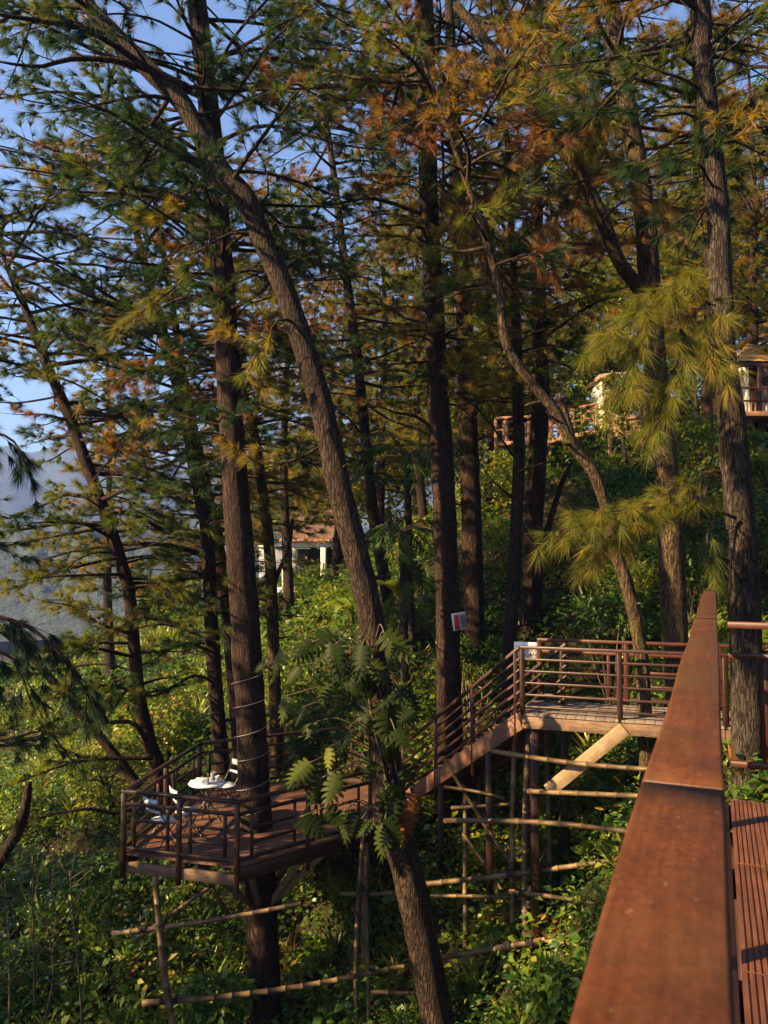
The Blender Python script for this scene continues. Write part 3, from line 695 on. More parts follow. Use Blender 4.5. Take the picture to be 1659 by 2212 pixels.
# ------------------------------------------------------------------ pines further back: three built, the rest copied
def copy_tree(o, loc, rz, sc, label, group=None):
    r = o.copy(); COL.objects.link(r); r.location = loc; r.rotation_euler = (0, 0, rz); r.scale = (sc, sc, sc*0.95)
    r['label'] = label
    if group: r['group'] = group
    for ch in o.children:
        c = ch.copy(); COL.objects.link(c); c.parent = r
    return r
def far_pine(seed, loc, sc, label, tint, H=17.0, nb=130):
    rg = np.random.default_rng(seed); t = thing('pine_tree', label, 'tree', tuple(loc), 'pines on the slope beyond')
    lean = rg.uniform(-0.08, 0.02)
    C0 = np.array([[*(np.array(loc)+np.array([lean*h+0.15*math.sin(h*0.4+seed), 0.1*math.sin(h*0.3), h])), max(0.03, 0.2*(1-h/H)+0.02)] for h in np.linspace(-0.4, H, 9)])
    acc = Acc(); C, R = trunk_mesh(acc, C0, 10, rg, 0.05, 0.4); acc.build('trunk', M_BARK, t, True)
    wacc, nacc = Acc(), Acc()
    for k in range(nb):
        s = 0.22+0.78*(k+rg.uniform())/nb; i = int(s*(len(C)-1)); a = rg.uniform(0, 6.28); L = rg.uniform(1.2, 3.0)*(1.25-0.85*s)
        h = np.array([math.cos(a), math.sin(a), 0]); e = rg.uniform(-0.15, 0.4)
        p0 = C[i]; pts = [p0, p0+h*L*0.5+np.array([0, 0, e*L*0.4]), p0+h*L+np.array([0, 0, e*L*0.5])]
        bough(wacc, nacc, pts, 0.03, rg, tint if rg.uniform() > 0.15 else 0.8, dens=0.75, twig=0.8, need=dict(k=23, length=0.34, width=0.020, spread=0.65, droop=0.4), start=0.25)
    wacc.build('branches', M_BARK, t, True)['kind'] = 'stuff'; nacc.build('crown', M_NEEDLE, t)
    return t
def on_ground(px, d):
    p = P(px, 1200, d); return (p[0], p[1], float(gz(p[0], p[1])[0]))
FAR = [far_pine(21, on_ground(620, 29), 1, 'pale sunlit pine rising beside the tiled pavilion roof', 0.60),
       far_pine(22, on_ground(250, 30), 1, 'bushy pine standing below the skyline left of the deck tree', 0.56),
       far_pine(23, on_ground(1270, 34), 1, 'light green pine above the hillside fence', 0.62)]
SPOTS = [(480, 37, 2, 'distant pine left of the pavilion wall'), (610, 46, 1, 'distant pine rising over the pavilion from behind'), (770, 45, 0, 'distant pine between the leaning and the slender pine'), (825, 39, 1, 'distant pine just right of the slender pine'),
         (905, 37, 2, 'distant pine just left of the middle pine'), (955, 50, 0, 'far pine seen between the two middle pines'), (1035, 45, 1, 'far pine right of the two middle pines'), (1085, 37, 2, 'far pine left of the sturdy reddish pine'), (1165, 46, 0, 'far pine behind the sturdy reddish pine'),
         (1255, 44, 2, 'far pine behind the boardwalk corner'), (1315, 50, 1, 'far pine behind the white annex roof'), (1425, 44, 0, 'far pine behind the mossy pine'), (1500, 42, 1, 'far pine left of the greyish pine'), (1550, 48, 2, 'far pine behind the greyish pine'),
         (540, 44, 2, 'hazy pine seen just right of the deck tree'),
         (720, 33, 1, 'pine behind the slender pine, over the pavilion'), (830, 30, 2, 'pine behind the palm fronds'), (880, 45, 0, 'distant pine left of the middle pine'), (1060, 30, 0, 'pine behind the thin pine beside the landing sign'),
         (1120, 42, 1, 'distant pine over the left end of the fence'), (1360, 40, 0, 'pine behind the white annex'), (1480, 33, 2, 'pine between the mossy and greyish pines'),
         (1590, 36, 1, 'pine above the hillside house roof'), (1690, 30, 0, 'pine at the far right edge above the house'), (980, 36, 2, 'pine in the gap behind the two middle pines'), (680, 40, 0, 'distant pine over the pavilion roof'), (920, 27, 1, 'pine right behind the middle pine'),
         (1420, 27, 1, 'pine close behind the mossy pine'), (1540, 25, 0, 'pine rising behind the greyish pine'),
         (1650, 23, 2, 'pine beside the hillside house wall')]
for i, (px, d, v, lab) in enumerate(SPOTS):
    copy_tree(FAR[v], on_ground(px, d), RNG.uniform(0, 6.28), RNG.uniform(0.8, 1.05), lab)
# the same forest goes on as unseen pines, added for their shade outside the frame, to the left, behind and to the right of the walkway
for i, (x, y) in enumerate([(-17.5, 3.0), (-21, 9.5), (-11.5, -4.0), (-11, 8.5), (-13.8, 11.0), (-13.0, 15.0), (-16.5, 8.0), (-10.3, 5.2), (-17, 14), (-5, -9), (1.5, -6), (7, -4), (5, -11), (-3, -13), (9.5, 3), (12, 8), (11, -8), (14, 0), (16, 12)]):
    copy_tree(FAR[i % 3], (x, y, float(gz(x, y)[0])), RNG.uniform(0, 6.28), RNG.uniform(0.85, 1.0), 'unseen pine of the same forest, added for its shade', 'pines outside the picture')

# ------------------------------------------------------------------ broadleaf trees and shrubs
def clumpy(acc, centre, rad, ncl, nl, size, tint, rg, wid=0.5):
    for _ in range(ncl):
        u = rand_unit(1, rg)[0]*rg.uniform(0.45, 1.0)**0.5; c = centre+u*rad
        r = 0.22*np.mean(rad)*rg.uniform(0.6, 1.4)
        q = rand_unit(nl, rg)*rg.uniform(0.2, 1, (nl, 1))**0.5*r*np.array([1.2, 1.2, 0.7])
        leaves(acc, c+q, norm(q)+rand_unit(nl, rg)*0.6+np.array([0, 0, -0.1]), size*rg.uniform(0.6, 1.3, nl), tint+rg.normal(0, 0.06)+rg.normal(0, 0.10, nl), rg, wid)
def broadleaf(label, px, py, d, rpx, tint, seed, size=0.16, ncl=60, nl=34, group='leafy trees on the slope', squash=0.85, name='broadleaf_tree'):
    rg = np.random.default_rng(seed); c = P(px, py, d); rad = rpx*d/F
    g = float(gz(c[0], c[1])[0]); base = np.array([c[0]+rg.uniform(-.3, .3), c[1], g-0.2])
    t = thing(name, label, 'tree', tuple(base), group)
    acc = Acc(); C, R = trunk_mesh(acc, np.array([[*base, 0.05*rad+0.05], [*((base+c)/2+rg.normal(0, 0.15, 3)), 0.04*rad+0.035], [*c, 0.03]]), 8, rg, 0.05, 0.25)
    acc.build('trunk', M_BARKG, t, True)
    w = Acc(); l = Acc()
    for k in range(7):
        i = int(len(C)*rg.uniform(0.5, 0.95)); e = c+rand_unit(1, rg)[0]*rad*np.array([0.85, 0.85, 0.6])
        w.add(*tube(smooth_poly(np.array([C[i], (C[i]+e)/2+rg.normal(0, .1, 3), e]), 0.2), np.linspace(0.03, 0.008, 1+0*1)[0], 5) if False else tube(np.array([C[i], (C[i]*0.5+e*0.5)+rg.normal(0, .1, 3), e]), np.array([0.03, 0.02, 0.008]), 5))
    w.build('branches', M_BARKG, t, True)
    clumpy(l, c, np.array([rad, rad, rad*squash]), ncl, nl, size, tint, rg)
    l.build('crown', M_LEAF, t)
    return t
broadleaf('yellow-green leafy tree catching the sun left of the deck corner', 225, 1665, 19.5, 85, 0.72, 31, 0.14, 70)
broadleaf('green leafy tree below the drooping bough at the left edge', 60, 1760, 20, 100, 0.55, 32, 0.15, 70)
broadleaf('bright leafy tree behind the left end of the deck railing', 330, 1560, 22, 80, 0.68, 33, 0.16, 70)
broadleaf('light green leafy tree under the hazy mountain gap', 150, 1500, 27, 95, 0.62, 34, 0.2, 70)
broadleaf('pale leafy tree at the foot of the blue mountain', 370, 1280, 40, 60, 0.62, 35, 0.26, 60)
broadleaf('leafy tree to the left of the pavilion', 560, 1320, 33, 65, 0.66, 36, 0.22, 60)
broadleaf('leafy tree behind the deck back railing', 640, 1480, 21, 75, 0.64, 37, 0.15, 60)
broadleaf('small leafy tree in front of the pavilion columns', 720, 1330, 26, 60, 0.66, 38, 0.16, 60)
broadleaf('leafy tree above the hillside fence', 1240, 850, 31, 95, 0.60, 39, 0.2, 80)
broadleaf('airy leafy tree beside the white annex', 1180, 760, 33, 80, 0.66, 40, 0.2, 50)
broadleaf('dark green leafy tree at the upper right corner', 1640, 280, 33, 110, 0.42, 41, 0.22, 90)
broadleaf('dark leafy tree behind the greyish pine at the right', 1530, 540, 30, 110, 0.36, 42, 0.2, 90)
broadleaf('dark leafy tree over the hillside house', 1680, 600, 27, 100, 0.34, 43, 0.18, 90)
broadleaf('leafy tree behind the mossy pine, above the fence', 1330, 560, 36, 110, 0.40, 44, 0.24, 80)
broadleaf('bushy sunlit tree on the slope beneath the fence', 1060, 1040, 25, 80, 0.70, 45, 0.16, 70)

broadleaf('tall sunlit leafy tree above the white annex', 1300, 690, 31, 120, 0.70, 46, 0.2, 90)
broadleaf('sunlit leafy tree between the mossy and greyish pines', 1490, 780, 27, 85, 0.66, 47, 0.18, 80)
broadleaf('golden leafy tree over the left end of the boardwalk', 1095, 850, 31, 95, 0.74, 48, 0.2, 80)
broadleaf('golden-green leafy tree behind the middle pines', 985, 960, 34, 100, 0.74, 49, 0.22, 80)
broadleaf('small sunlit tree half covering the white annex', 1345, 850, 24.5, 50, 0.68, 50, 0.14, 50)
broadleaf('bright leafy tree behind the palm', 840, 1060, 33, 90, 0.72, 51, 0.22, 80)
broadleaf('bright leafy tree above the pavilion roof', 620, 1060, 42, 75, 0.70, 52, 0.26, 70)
# dense low growth that covers the slopes
def undergrowth():
    rg = np.random.default_rng(77); acc = Acc()
    N = 13000
    x = np.concatenate([rg.uniform(-26, 20, N), rg.uniform(-9, 7, 3600)]); y = np.concatenate([rg.uniform(6.5, 48, N), rg.uniform(8, 18, 3600)]); N = len(x)
    z = gz(x, y); pos = np.stack([x, y, z], -1); px, py, d = proj(pos)
    ok = (px > -150) & (px < 1800) & (py > 500) & (py < 2700) & (rg.uniform(size=N) < np.clip(22/d, 0.25, 1)**1.1)
    pos = pos[ok]; d = d[ok]; px = px[ok]; py = py[ok]
    patch = 0.5+0.5*np.sin(pos[:, 0]*0.55+1)*np.sin(pos[:, 1]*0.5+0.4*pos[:, 0])
    for p, dd, pt, sx, sy in zip(pos, d, patch, px, py):
        sc = max(1.0, dd/16); h = rg.uniform(0.15, 0.75)*(0.5+pt)*sc**0.4
        n = int(rg.integers(20, 44)); r = rg.uniform(0.25, 0.6)*sc**0.6
        a = rg.uniform(0, 6.28, n); rr = r*np.sqrt(rg.uniform(0, 1, n))
        q = np.stack([np.cos(a)*rr, np.sin(a)*rr, h*rg.uniform(0.1, 1.0, n)*(1.15-rr/r*0.7)], -1)
        dirs = np.stack([np.cos(a), np.sin(a), rg.uniform(-0.5, 0.5, n)], -1)+rand_unit(n, rg)*0.5
        kind = rg.uniform()
        t = 0.46+0.25*(pt-0.5)+rg.normal(0, 0.10)
        if kind > 0.93: t = rg.uniform(0.8, 1.0)
        size = rg.choice([0.07, 0.10, 0.14, 0.19], p=[0.35, 0.35, 0.2, 0.1])*sc**0.8
        if rg.uniform() < 0.12:
            dirs[:, 2] += 1.6; leaves(acc, p+q*np.array([0.5, 0.5, 0.6]), dirs, size*2.8*rg.uniform(0.6, 1.3, n), t+0.12+rg.normal(0, 0.08, n), rg, 0.12, 0.1)
        else:
            (leaves if dd < 11.5 else leaves2)(acc, p+q, dirs, size*rg.uniform(0.6, 1.35, n), t+rg.normal(0, 0.1, n), rg, rg.uniform(0.4, 0.75))
    return tag(acc.build('undergrowth', M_LEAF), 'dense low leafy growth covering the slopes under the decks', kind='stuff')
undergrowth()

def shrub(label, px, py, d, rpx, tint, seed, size=0.12, wid=0.5, ncl=26, nl=26, group='shrubs on the slope'):
    rg = np.random.default_rng(seed); c = P(px, py, d); rad = rpx*d/F; g = float(gz(c[0], c[1])[0])
    base = np.array([c[0], c[1], min(g, c[2]-rad*0.5)])
    t = thing('shrub', label, 'shrub', tuple(base), group)
    w = Acc(); l = Acc()
    for k in range(9):
        e = c+rand_unit(1, rg)[0]*rad*0.8
        w.add(*tube(np.array([base+rg.normal(0, 0.05, 3), (base+e)/2+rg.normal(0, .08, 3), e]), np.array([0.02, 0.014, 0.006]), 4))
    w.build('stems', M_DEADTWIG, t)
    clumpy(l, c, np.array([rad, rad, rad*0.8]), ncl, nl, size, tint, rg, wid); l.build('foliage', M_LEAF, t)
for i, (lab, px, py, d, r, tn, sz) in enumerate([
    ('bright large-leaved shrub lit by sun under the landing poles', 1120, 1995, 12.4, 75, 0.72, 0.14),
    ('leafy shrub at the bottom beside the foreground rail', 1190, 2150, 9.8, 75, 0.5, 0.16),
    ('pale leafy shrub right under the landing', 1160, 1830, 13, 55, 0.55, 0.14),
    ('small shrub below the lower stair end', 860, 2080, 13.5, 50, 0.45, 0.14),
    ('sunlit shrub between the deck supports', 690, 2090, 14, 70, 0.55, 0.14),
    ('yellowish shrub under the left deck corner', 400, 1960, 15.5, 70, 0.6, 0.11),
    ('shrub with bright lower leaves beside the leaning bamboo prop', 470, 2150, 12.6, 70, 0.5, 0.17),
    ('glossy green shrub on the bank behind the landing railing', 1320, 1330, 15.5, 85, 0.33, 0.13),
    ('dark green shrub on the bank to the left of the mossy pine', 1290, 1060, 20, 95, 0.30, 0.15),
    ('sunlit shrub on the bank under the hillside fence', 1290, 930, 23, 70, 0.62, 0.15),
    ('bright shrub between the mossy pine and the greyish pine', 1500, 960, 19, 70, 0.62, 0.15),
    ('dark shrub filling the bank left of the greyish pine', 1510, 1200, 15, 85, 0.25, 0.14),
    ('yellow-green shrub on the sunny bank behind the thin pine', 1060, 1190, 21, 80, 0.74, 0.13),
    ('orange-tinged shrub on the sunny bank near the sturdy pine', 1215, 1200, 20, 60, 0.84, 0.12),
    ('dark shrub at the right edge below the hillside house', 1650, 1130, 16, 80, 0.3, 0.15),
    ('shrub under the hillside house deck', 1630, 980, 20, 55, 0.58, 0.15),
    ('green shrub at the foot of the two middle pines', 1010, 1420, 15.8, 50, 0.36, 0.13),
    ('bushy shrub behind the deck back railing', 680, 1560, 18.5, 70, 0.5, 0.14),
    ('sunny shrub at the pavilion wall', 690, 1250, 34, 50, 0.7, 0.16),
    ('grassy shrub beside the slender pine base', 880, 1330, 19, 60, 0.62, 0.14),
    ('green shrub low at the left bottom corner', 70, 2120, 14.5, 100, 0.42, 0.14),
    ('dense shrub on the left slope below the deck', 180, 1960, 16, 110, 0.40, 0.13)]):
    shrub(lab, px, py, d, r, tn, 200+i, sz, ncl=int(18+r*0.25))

def sapling(label, px, seed):
    rg = np.random.default_rng(seed); a = Acc(); pts = np.array([P(x, y, z) for x, y, z in px])
    C = smooth_poly(pts, 0.15); a.add(*tube(C, np.linspace(0.018, 0.007, len(C)), 5))
    for k in range(9):
        i = int(len(C)*rg.uniform(0.35, 1)) - 1; L = rg.uniform(0.3, 0.9); d = norm(np.array([rg.uniform(-1, 1), rg.uniform(-.5, .5), rg.uniform(0.2, 1)]))
        q = np.array([C[i], C[i]+d*L*0.5+rg.normal(0, .04, 3), C[i]+d*L+np.array([0, 0, 0.08])]); a.add(*tube(q, np.array([0.008, 0.006, 0.003]), 4))
    o = a.build('dry_sapling', M_DEADTWIG)
    tag(o, label, 'sapling', 'bare saplings at the lower left')
sapling('bare thin sapling nearest the left edge, bottom corner', [(20, 2250, 12), (20, 2050, 12), (10, 1900, 12)], 1)
sapling('bare thin sapling second from the left edge, bottom corner', [(75, 2180, 12), (72, 2000, 12), (70, 1850, 12)], 2)
sapling('bent bare sapling at the lower left, third from the edge', [(90, 2230, 12), (115, 2110, 12), (105, 2020, 12), (90, 1930, 12)], 3)
sapling('tall bare sapling at the lower left, nearest the deck', [(178, 2230, 12), (170, 2100, 12), (158, 1980, 12), (150, 1880, 12)], 4)
def dead_stem(label, rows, d, seed):
    a = Acc(); rg = np.random.default_rng(seed)
    trunk_mesh(a, np.array([[*P(x, y, d), w_*0.5*d/F] for x, y, w_ in rows]), 10, rg, 0.05)
    tag(a.build('dead_stem', M_BARKL, None, True), label, 'dead stem', 'bare leaning stems')
dead_stem('broken curved stem leaning in from the left edge beside the green slope', [(62, 1690, 14), (55, 1740, 22), (40, 1790, 24), (5, 1850, 26), (-60, 1960, 30), (-120, 2150, 34)], 13.0, 1)
dead_stem('bare stem leaning down to the right beneath the dark drooping bough', [(-20, 1340, 14), (60, 1410, 16), (130, 1490, 18), (200, 1570, 20), (300, 1700, 24)], 16.5, 2)

# ------------------------------------------------------------------ lower deck
ZD = -3.15
def corner(px, py, z): 
    p = PZ(px, py, z); return np.array([p[0], p[1]])
dA = corner(266, 1842, ZD); dB = corner(511, 1872, ZD); dC = corner(800, 1787, ZD)
dD = corner(640, 1690, ZD); dE = corner(340, 1745, ZD)*1.0
dE = np.array([dA[0]+0.45, dA[1]+3.1]); dD = np.array([dC[0]-0.6, dC[1]+3.4]); dF = np.array([dC[0]+0.75, dC[1]+0.9])
DECK = [dA, dB, dC, dF, dD, dE]
def clip_poly(poly, nrm, c, keep_less):
    out = []
    for i in range(len(poly)):
        a, b = poly[i], poly[(i+1) % len(poly)]; da, db = np.dot(a, nrm)-c, np.dot(b, nrm)-c
        if not keep_less: da, db = -da, -db
        if da <= 0: out.append(a)
        if da*db < 0: out.append(a+(b-a)*da/(da-db))
    return out
def planks(poly, direc, width, gap, z, thick, mat, parent, name='plank'):
    direc = norm(direc); nrm = np.array([-direc[1], direc[0]]); s = [np.dot(p, nrm) for p in poly]
    c = min(s); rg = np.random.default_rng(3)
    while c < max(s):
        q = clip_poly(clip_poly(poly, nrm, c+width-gap, True), nrm, c, False)
        if len(q) >= 3:
            area = abs(sum(q[i][0]*q[(i+1) % len(q)][1]-q[(i+1) % len(q)][0]*q[i][1] for i in range(len(q))))/2
            if area > 0.01:
                if sum(q[i][0]*q[(i+1) % len(q)][1]-q[(i+1) % len(q)][0]*q[i][1] for i in range(len(q))) < 0: q = q[::-1]
                zz = z+rg.uniform(-0.002, 0.002); m = len(q); cen = np.mean(q, 0)
                # local frame along the plank so that the grain follows it
                L = [np.array([np.dot(p-cen, direc), np.dot(p-cen, nrm)]) for p in q]
                V = [[*p, 0.0] for p in L]+[[*p, -thick] for p in L]
                n = m
                me = bpy.data.meshes.new(name)
                me.from_pydata([tuple(v) for v in V], [], [list(range(n)), list(range(2*n-1, n-1, -1))]+[[(i+1) % n, i, n+i, n+(i+1) % n] for i in range(n)])
                me.materials.append(mat)
                o = bpy.data.objects.new(name, me); COL.objects.link(o); o.parent = parent
                o.location = np.array([cen[0], cen[1], zz])-org_of(parent); o.rotation_euler = (0, 0, math.atan2(direc[1], direc[0]))
        c += width
deck = thing('viewing_deck', 'low wooden deck with railing built around a pine, table and chairs on it', 'deck', (dB[0], dB[1], ZD))
planks(DECK, dC-dB, 0.135, 0.006, ZD, 0.03, M_DECK, deck)
def v3(p, z): return np.array([p[0], p[1], z])
def edge_rail(parent, a, b, z, posts, mat, h=0.95, bays=True, post_down=0.30, low=0.03, cap=0.075, topmat=None, flip=False, post_w=0.075, endposts=(True, True)):
    """railing along a->b: posts, top rail, second rail, low rail and, in each bay, a small ladder of two uprights and two bars"""
    a3, b3 = v3(a, z), v3(b, z); L = np.linalg.norm(b3-a3); d = (b3-a3)/L; up = np.array([0, 0, 1.0])
    k = posts
    ts = np.linspace(0, 1, k+1)
    for i, t in enumerate(ts):
        if (i == 0 and not endposts[0]) or (i == k and not endposts[1]): continue
        p = a3+d*L*t; bar('post', p-up*post_down, p+up*(h-0.026), post_w, post_w, mat, parent)
    bar('top_rail', a3+up*h, b3+up*h, cap, 0.05, topmat or mat, parent, ext=0.035)
    bar('mid_rail', a3+up*(h-0.19), b3+up*(h-0.19), 0.045, 0.05, topmat or mat, parent, ext=-0.04)
    bar('bottom_rail', a3+up*(low+0.05), b3+up*(low+0.05), 0.05, 0.05, mat, parent, ext=-0.04)
    if bays:
        for i in range(k):
            p0 = a3+d*L*ts[i]; w_ = L/k
            u0, u1 = 0.2, 0.8
            for u in (u0, u1):
                q = p0+d*w_*u; bar('baluster', q+up*(low+0.08), q+up*(h-0.215), 0.05, 0.045, mat, parent)
            for hh in (0.30, 0.52):
                bar('crossbar', p0+d*(w_*u0+0.027)+up*hh, p0+d*(w_*u1-0.027)+up*hh, 0.035, 0.04, mat, parent)
edge_rail(deck, dA, dB, ZD, 2, M_FRAME, post_down=0.38)
edge_rail(deck, dB, dC, ZD, 2, M_FRAME, endposts=(False, True), post_down=0.38)
edge_rail(deck, dE, dA, ZD, 2, M_FRAME, endposts=(True, False))
edge_rail(deck, dE, dD, ZD, 3, M_FRAME, endposts=(False, True))
edge_rail(deck, dD, dF+(dD-dF)*0.45, ZD, 1, M_FRAME, endposts=(False, True))
def inner(a, k): 
    c = np.mean(DECK, 0); return a+(c-a)*k
bar('fascia_beam', v3(inner(dA, .02), ZD-0.22), v3(inner(dB, .02), ZD-0.22), 0.07, 0.16, M_BEAM, deck)
bar('fascia_beam', v3(inner(dB, .02), ZD-0.15), v3(inner(dC, .02), ZD-0.15), 0.05, 0.20, M_FRAME, deck)
bar('fascia_beam', v3(inner(dE, .02), ZD-0.15), v3(inner(dA, .02), ZD-0.15), 0.05, 0.18, M_FRAME, deck)
for s in (0.12, 0.38, 0.62, 0.88):
    a = dA+(dB-dA)*s*0.98; b = dE+(dD-dE)*s
    bar('joist', v3(inner(a, .05), ZD-0.09), v3(inner(b, .05), ZD-0.09), 0.06, 0.11, M_BEAM, deck)
_, TC, TR = PINES['deck']
def trunk_at(key, z):
    _, C, R = PINES[key]; i = int(np.argmin(np.abs(C[:, 2]-z))); return C[i], R[i]
tc, tr = trunk_at('deck', ZD-1.2)
for q, m, wdt in ((dB, M_BEAM, 0.10), (dA+(dB-dA)*0.35, M_BEAM, 0.08), (dB+(dC-dB)*0.55, M_PALEWOOD, 0.10), (dB+(dC-dB)*0.85, M_PALEWOOD, 0.09), (dE, M_BEAM, 0.09), (dD, M_BEAM, 0.09)):
    e = v3(inner(q, 0.22), ZD-0.2); d_ = norm(np.array([e[0]-tc[0], e[1]-tc[1], 0])); bar('brace', tc+d_*tr*0.8, e, wdt, 0.09, m, deck)
for q in (dC, dF, dD):
    b = inner(q, 0.06); g = float(gz(b[0], b[1])[0]); bar('support_post', v3(b, g-0.3), v3(b, ZD-0.05), 0.12, 0.12, M_BEAM, deck)

# ------------------------------------------------------------------ landing and stairs
ZL = -0.90
lA = corner(1128, 1541, ZL); lB = corner(1445, 1562, ZL)
ldir = norm(lB-lA); lnrm = np.array([-ldir[1], ldir[0]])
lB = lA+ldir*4.3
lC = lB+lnrm*1.25; lD = lA+lnrm*1.25
land = thing('stair_landing', 'upper wooden landing with red railing at the head of the stairs', 'landing', (lA[0], lA[1], ZL))
planks([lA, lB, lC, lD], lnrm, 0.14, 0.006, ZL, 0.035, M_GREYWOOD, land)
def open_rail(parent, a, b, z, posts, mat, h=1.0, n=5, ends=(True, True), down=0.25):
    a3, b3 = v3(a, z), v3(b, z); up = np.array([0, 0, 1.0]); ts = np.linspace(0, 1, posts+1)
    for i, t in enumerate(ts):
        if (i == 0 and not ends[0]) or (i == posts and not ends[1]): continue
        p = a3+(b3-a3)*t; bar('post', p-up*down, p+up*(h-0.026), 0.07, 0.07, mat, parent)
    bar('top_rail', a3+up*h, b3+up*h, 0.07, 0.05, mat, parent, ext=0.03)
    for k in range(n):
        hh = 0.10+(h-0.28)*k/(n-1); bar('rail', a3+up*hh, b3+up*hh, 0.035, 0.035, mat, parent, ext=-0.038)
open_rail(land, lA+lnrm*0.03, lB+lnrm*0.03, ZL, 3, M_FRAME, n=5)
lmid = lD+(lC-lD)*0.03
edge_rail(land, lD+ldir*0.1, lC, ZL, 3, M_REDFRAME, h=1.0)
bar('edge_beam', v3(lA+lnrm*0.02, ZL-0.135), v3(lB+lnrm*0.02, ZL-0.135), 0.06, 0.17, M_BEAM, land)
bar('edge_beam', v3(lD-lnrm*0.02, ZL-0.135), v3(lC-lnrm*0.02, ZL-0.135), 0.06, 0.17, M_BEAM, land)
p1 = P(1350, 1574, 11.0); p0 = P(1185, 1708, 11.5); bar('brace_plank', p0, p1, 0.05, 0.20, M_PALEWOOD, land, up=(0, 0, 1))
for q in (lA+ldir*0.15+lnrm*0.15, lA+ldir*0.5+lnrm*1.1, lB+lnrm*0.1, lC-lnrm*0.1):
    g = float(gz(q[0], q[1])[0]); bar('support_post', v3(q, g-0.3), v3(q, ZL-0.05), 0.12, 0.12, M_FRAME, land)

stair = thing('staircase', 'brown wooden stairs with railings climbing from the deck to the landing', 'staircase', (dF[0], dF[1], ZD))
sT = lA-ldir*0.05; sB = corner(868, 1725, ZD); sdir2 = norm(sT-sB); run = np.linalg.norm(sT-sB); sn = np.array([-sdir2[1], sdir2[0]])
SW = 1.0; nst = 13
for k in range(nst):
    t0 = (k+0.5)/nst; c = sB+(sT-sB)*t0; z = ZD+(ZL-ZD)*(k+1)/(nst+0.0)-0.02
    bar('tread', v3(c+sn*0.06, z), v3(c+sn*(SW-0.06), z), run/nst+0.03, 0.035, M_DECK, stair)
    bar('riser', v3(c-sdir2*run/nst*0.48+sn*0.06, z-0.10), v3(c-sdir2*run/nst*0.48+sn*(SW-0.06), z-0.10), 0.02, 0.15, M_DECK, stair)
for off in (0.03, SW-0.03):
    bar('stringer', v3(sB+sn*off, ZD-0.05), v3(sT+sn*off, ZL-0.12), 0.05, 0.26, M_DECK, stair)
    nrp = 3
    for k in range(nrp+1):
        t = k/nrp*0.97; c = sB+(sT-sB)*t; z = ZD+(ZL-ZD)*t
        bar('post', v3(c+sn*off, z-(0.45 if off < .5 else 0.1)), v3(c+sn*off, z+0.98), 0.065, 0.065, M_FRAME, stair)
    for k in range(6):
        hh = 0.16+0.168*k; w_ = 0.055 if k == 5 else 0.036
        bar('handrail' if k == 5 else 'rail', v3(sB+sn*off, ZD+hh), v3(sT+sn*off, ZL+hh), w_, w_, M_FRAME, stair)
for t in (0.35, 0.75):
    for off in (0.08, SW-0.08):
        c = sB+(sT-sB)*t+sn*off; g = float(gz(c[0], c[1])[0]); bar('support_post', v3(c, g-0.3), v3(c, ZD+(ZL-ZD)*t-0.15), 0.1, 0.1, M_FRAME, stair)

# ------------------------------------------------------------------ the walkway the photograph is taken from
YAW = math.atan2(1542-CXP, F); WD = np.array([math.sin(YAW), math.cos(YAW)]); WN = np.array([math.cos(YAW), -math.sin(YAW)])
def W(t, a, z): return np.array([*(WD*t+WN*a), z])
walk = thing('walkway', 'red-brown walkway with grooved boards and broad handrail along the right edge', 'walkway', (0, 0, 0))
H = 0.38; ZR = EYE[2]-H
aL, aR = -0.28*H, 0.034*H
aR = aR+0.008; ac = (aL+aR)/2-0.014; aw = aR-aL
def rail_cap(t0, t1, w_, th):
    n = max(4, int((t1-t0)/0.12)); rg = np.random.default_rng(int(t0*10)+4); xs = np.linspace(t0, t1, n)
    prof = [(-0.5, -1), (-0.5, -0.22), (-0.475, -0.06), (-0.43, 0), (0.45, 0), (0.487, -0.08), (0.5, -0.22), (0.5, -1)]
    V = []
    for i, t in enumerate(xs):
        wob = 0.0022*math.sin(t*2.1+1)+0.0012*math.sin(t*5.3); wl = 0.0025*math.sin(t*3.7)
        for u, v in prof: V.append([t, -(ac+u*w_+(wl if u < 0 else wob*0.5)), ZR+v*th*(1 if v == -1 else 0.5)])
    V = np.array(V); m = len(prof); i = np.arange(n-1)[:, None]*m; j = np.arange(m-1)[None]
    Q = np.stack([i+j, i+j+1, i+m+j+1, i+m+j], -1).reshape(-1, 4)
    Q = np.vstack([Q, [[k*m+m-1, k*m, (k+1)*m, (k+1)*m+m-1] for k in range(n-1)]])
    caps = np.array([list(range(m))[::-1], [(n-1)*m+k for k in range(m)]])
    o = mk('handrail_board', V, [Q[:, ::-1], caps[:, ::-1]], M_RAILCAP, walk); o.rotation_euler = (0, 0, math.atan2(WD[1], WD[0])); return o
SEAM = 1.395
V_, F_ = cbox(0.0009, aw*0.47, 0.004, 0.0003); jn = mk('seam_glint', V_+np.array([SEAM, -ac, ZR-0.0030]), F_, M_BEAM, walk); jn.rotation_euler = (0, 0, math.atan2(WD[1], WD[0])+0.0)  # pale strip stands in for light caught along the seam's edge
rail_cap(-0.4, SEAM-0.0006, aw, 0.045); rail_cap(SEAM+0.0006, 5.2, aw, 0.045); rail_cap(5.204, 9.35, aw, 0.045)
for t in (0.75, 1.95, 3.15, 4.7, 6.2, 7.8, 9.25):
    bar('post', W(t, ac, -0.35 if t < 5.4 else -1.2), W(t, ac, ZR-0.05), 0.06, 0.06, M_REDFRAME, walk, up=(*WN, 0))
for z, wd in ((0.92, 0.05), (0.30, 0.05), (0.61, 0.035)):
    bar('rail', W(-0.4, ac+0.012, z), W(9.3, ac+0.012, z), wd, 0.05, M_REDFRAME, walk)
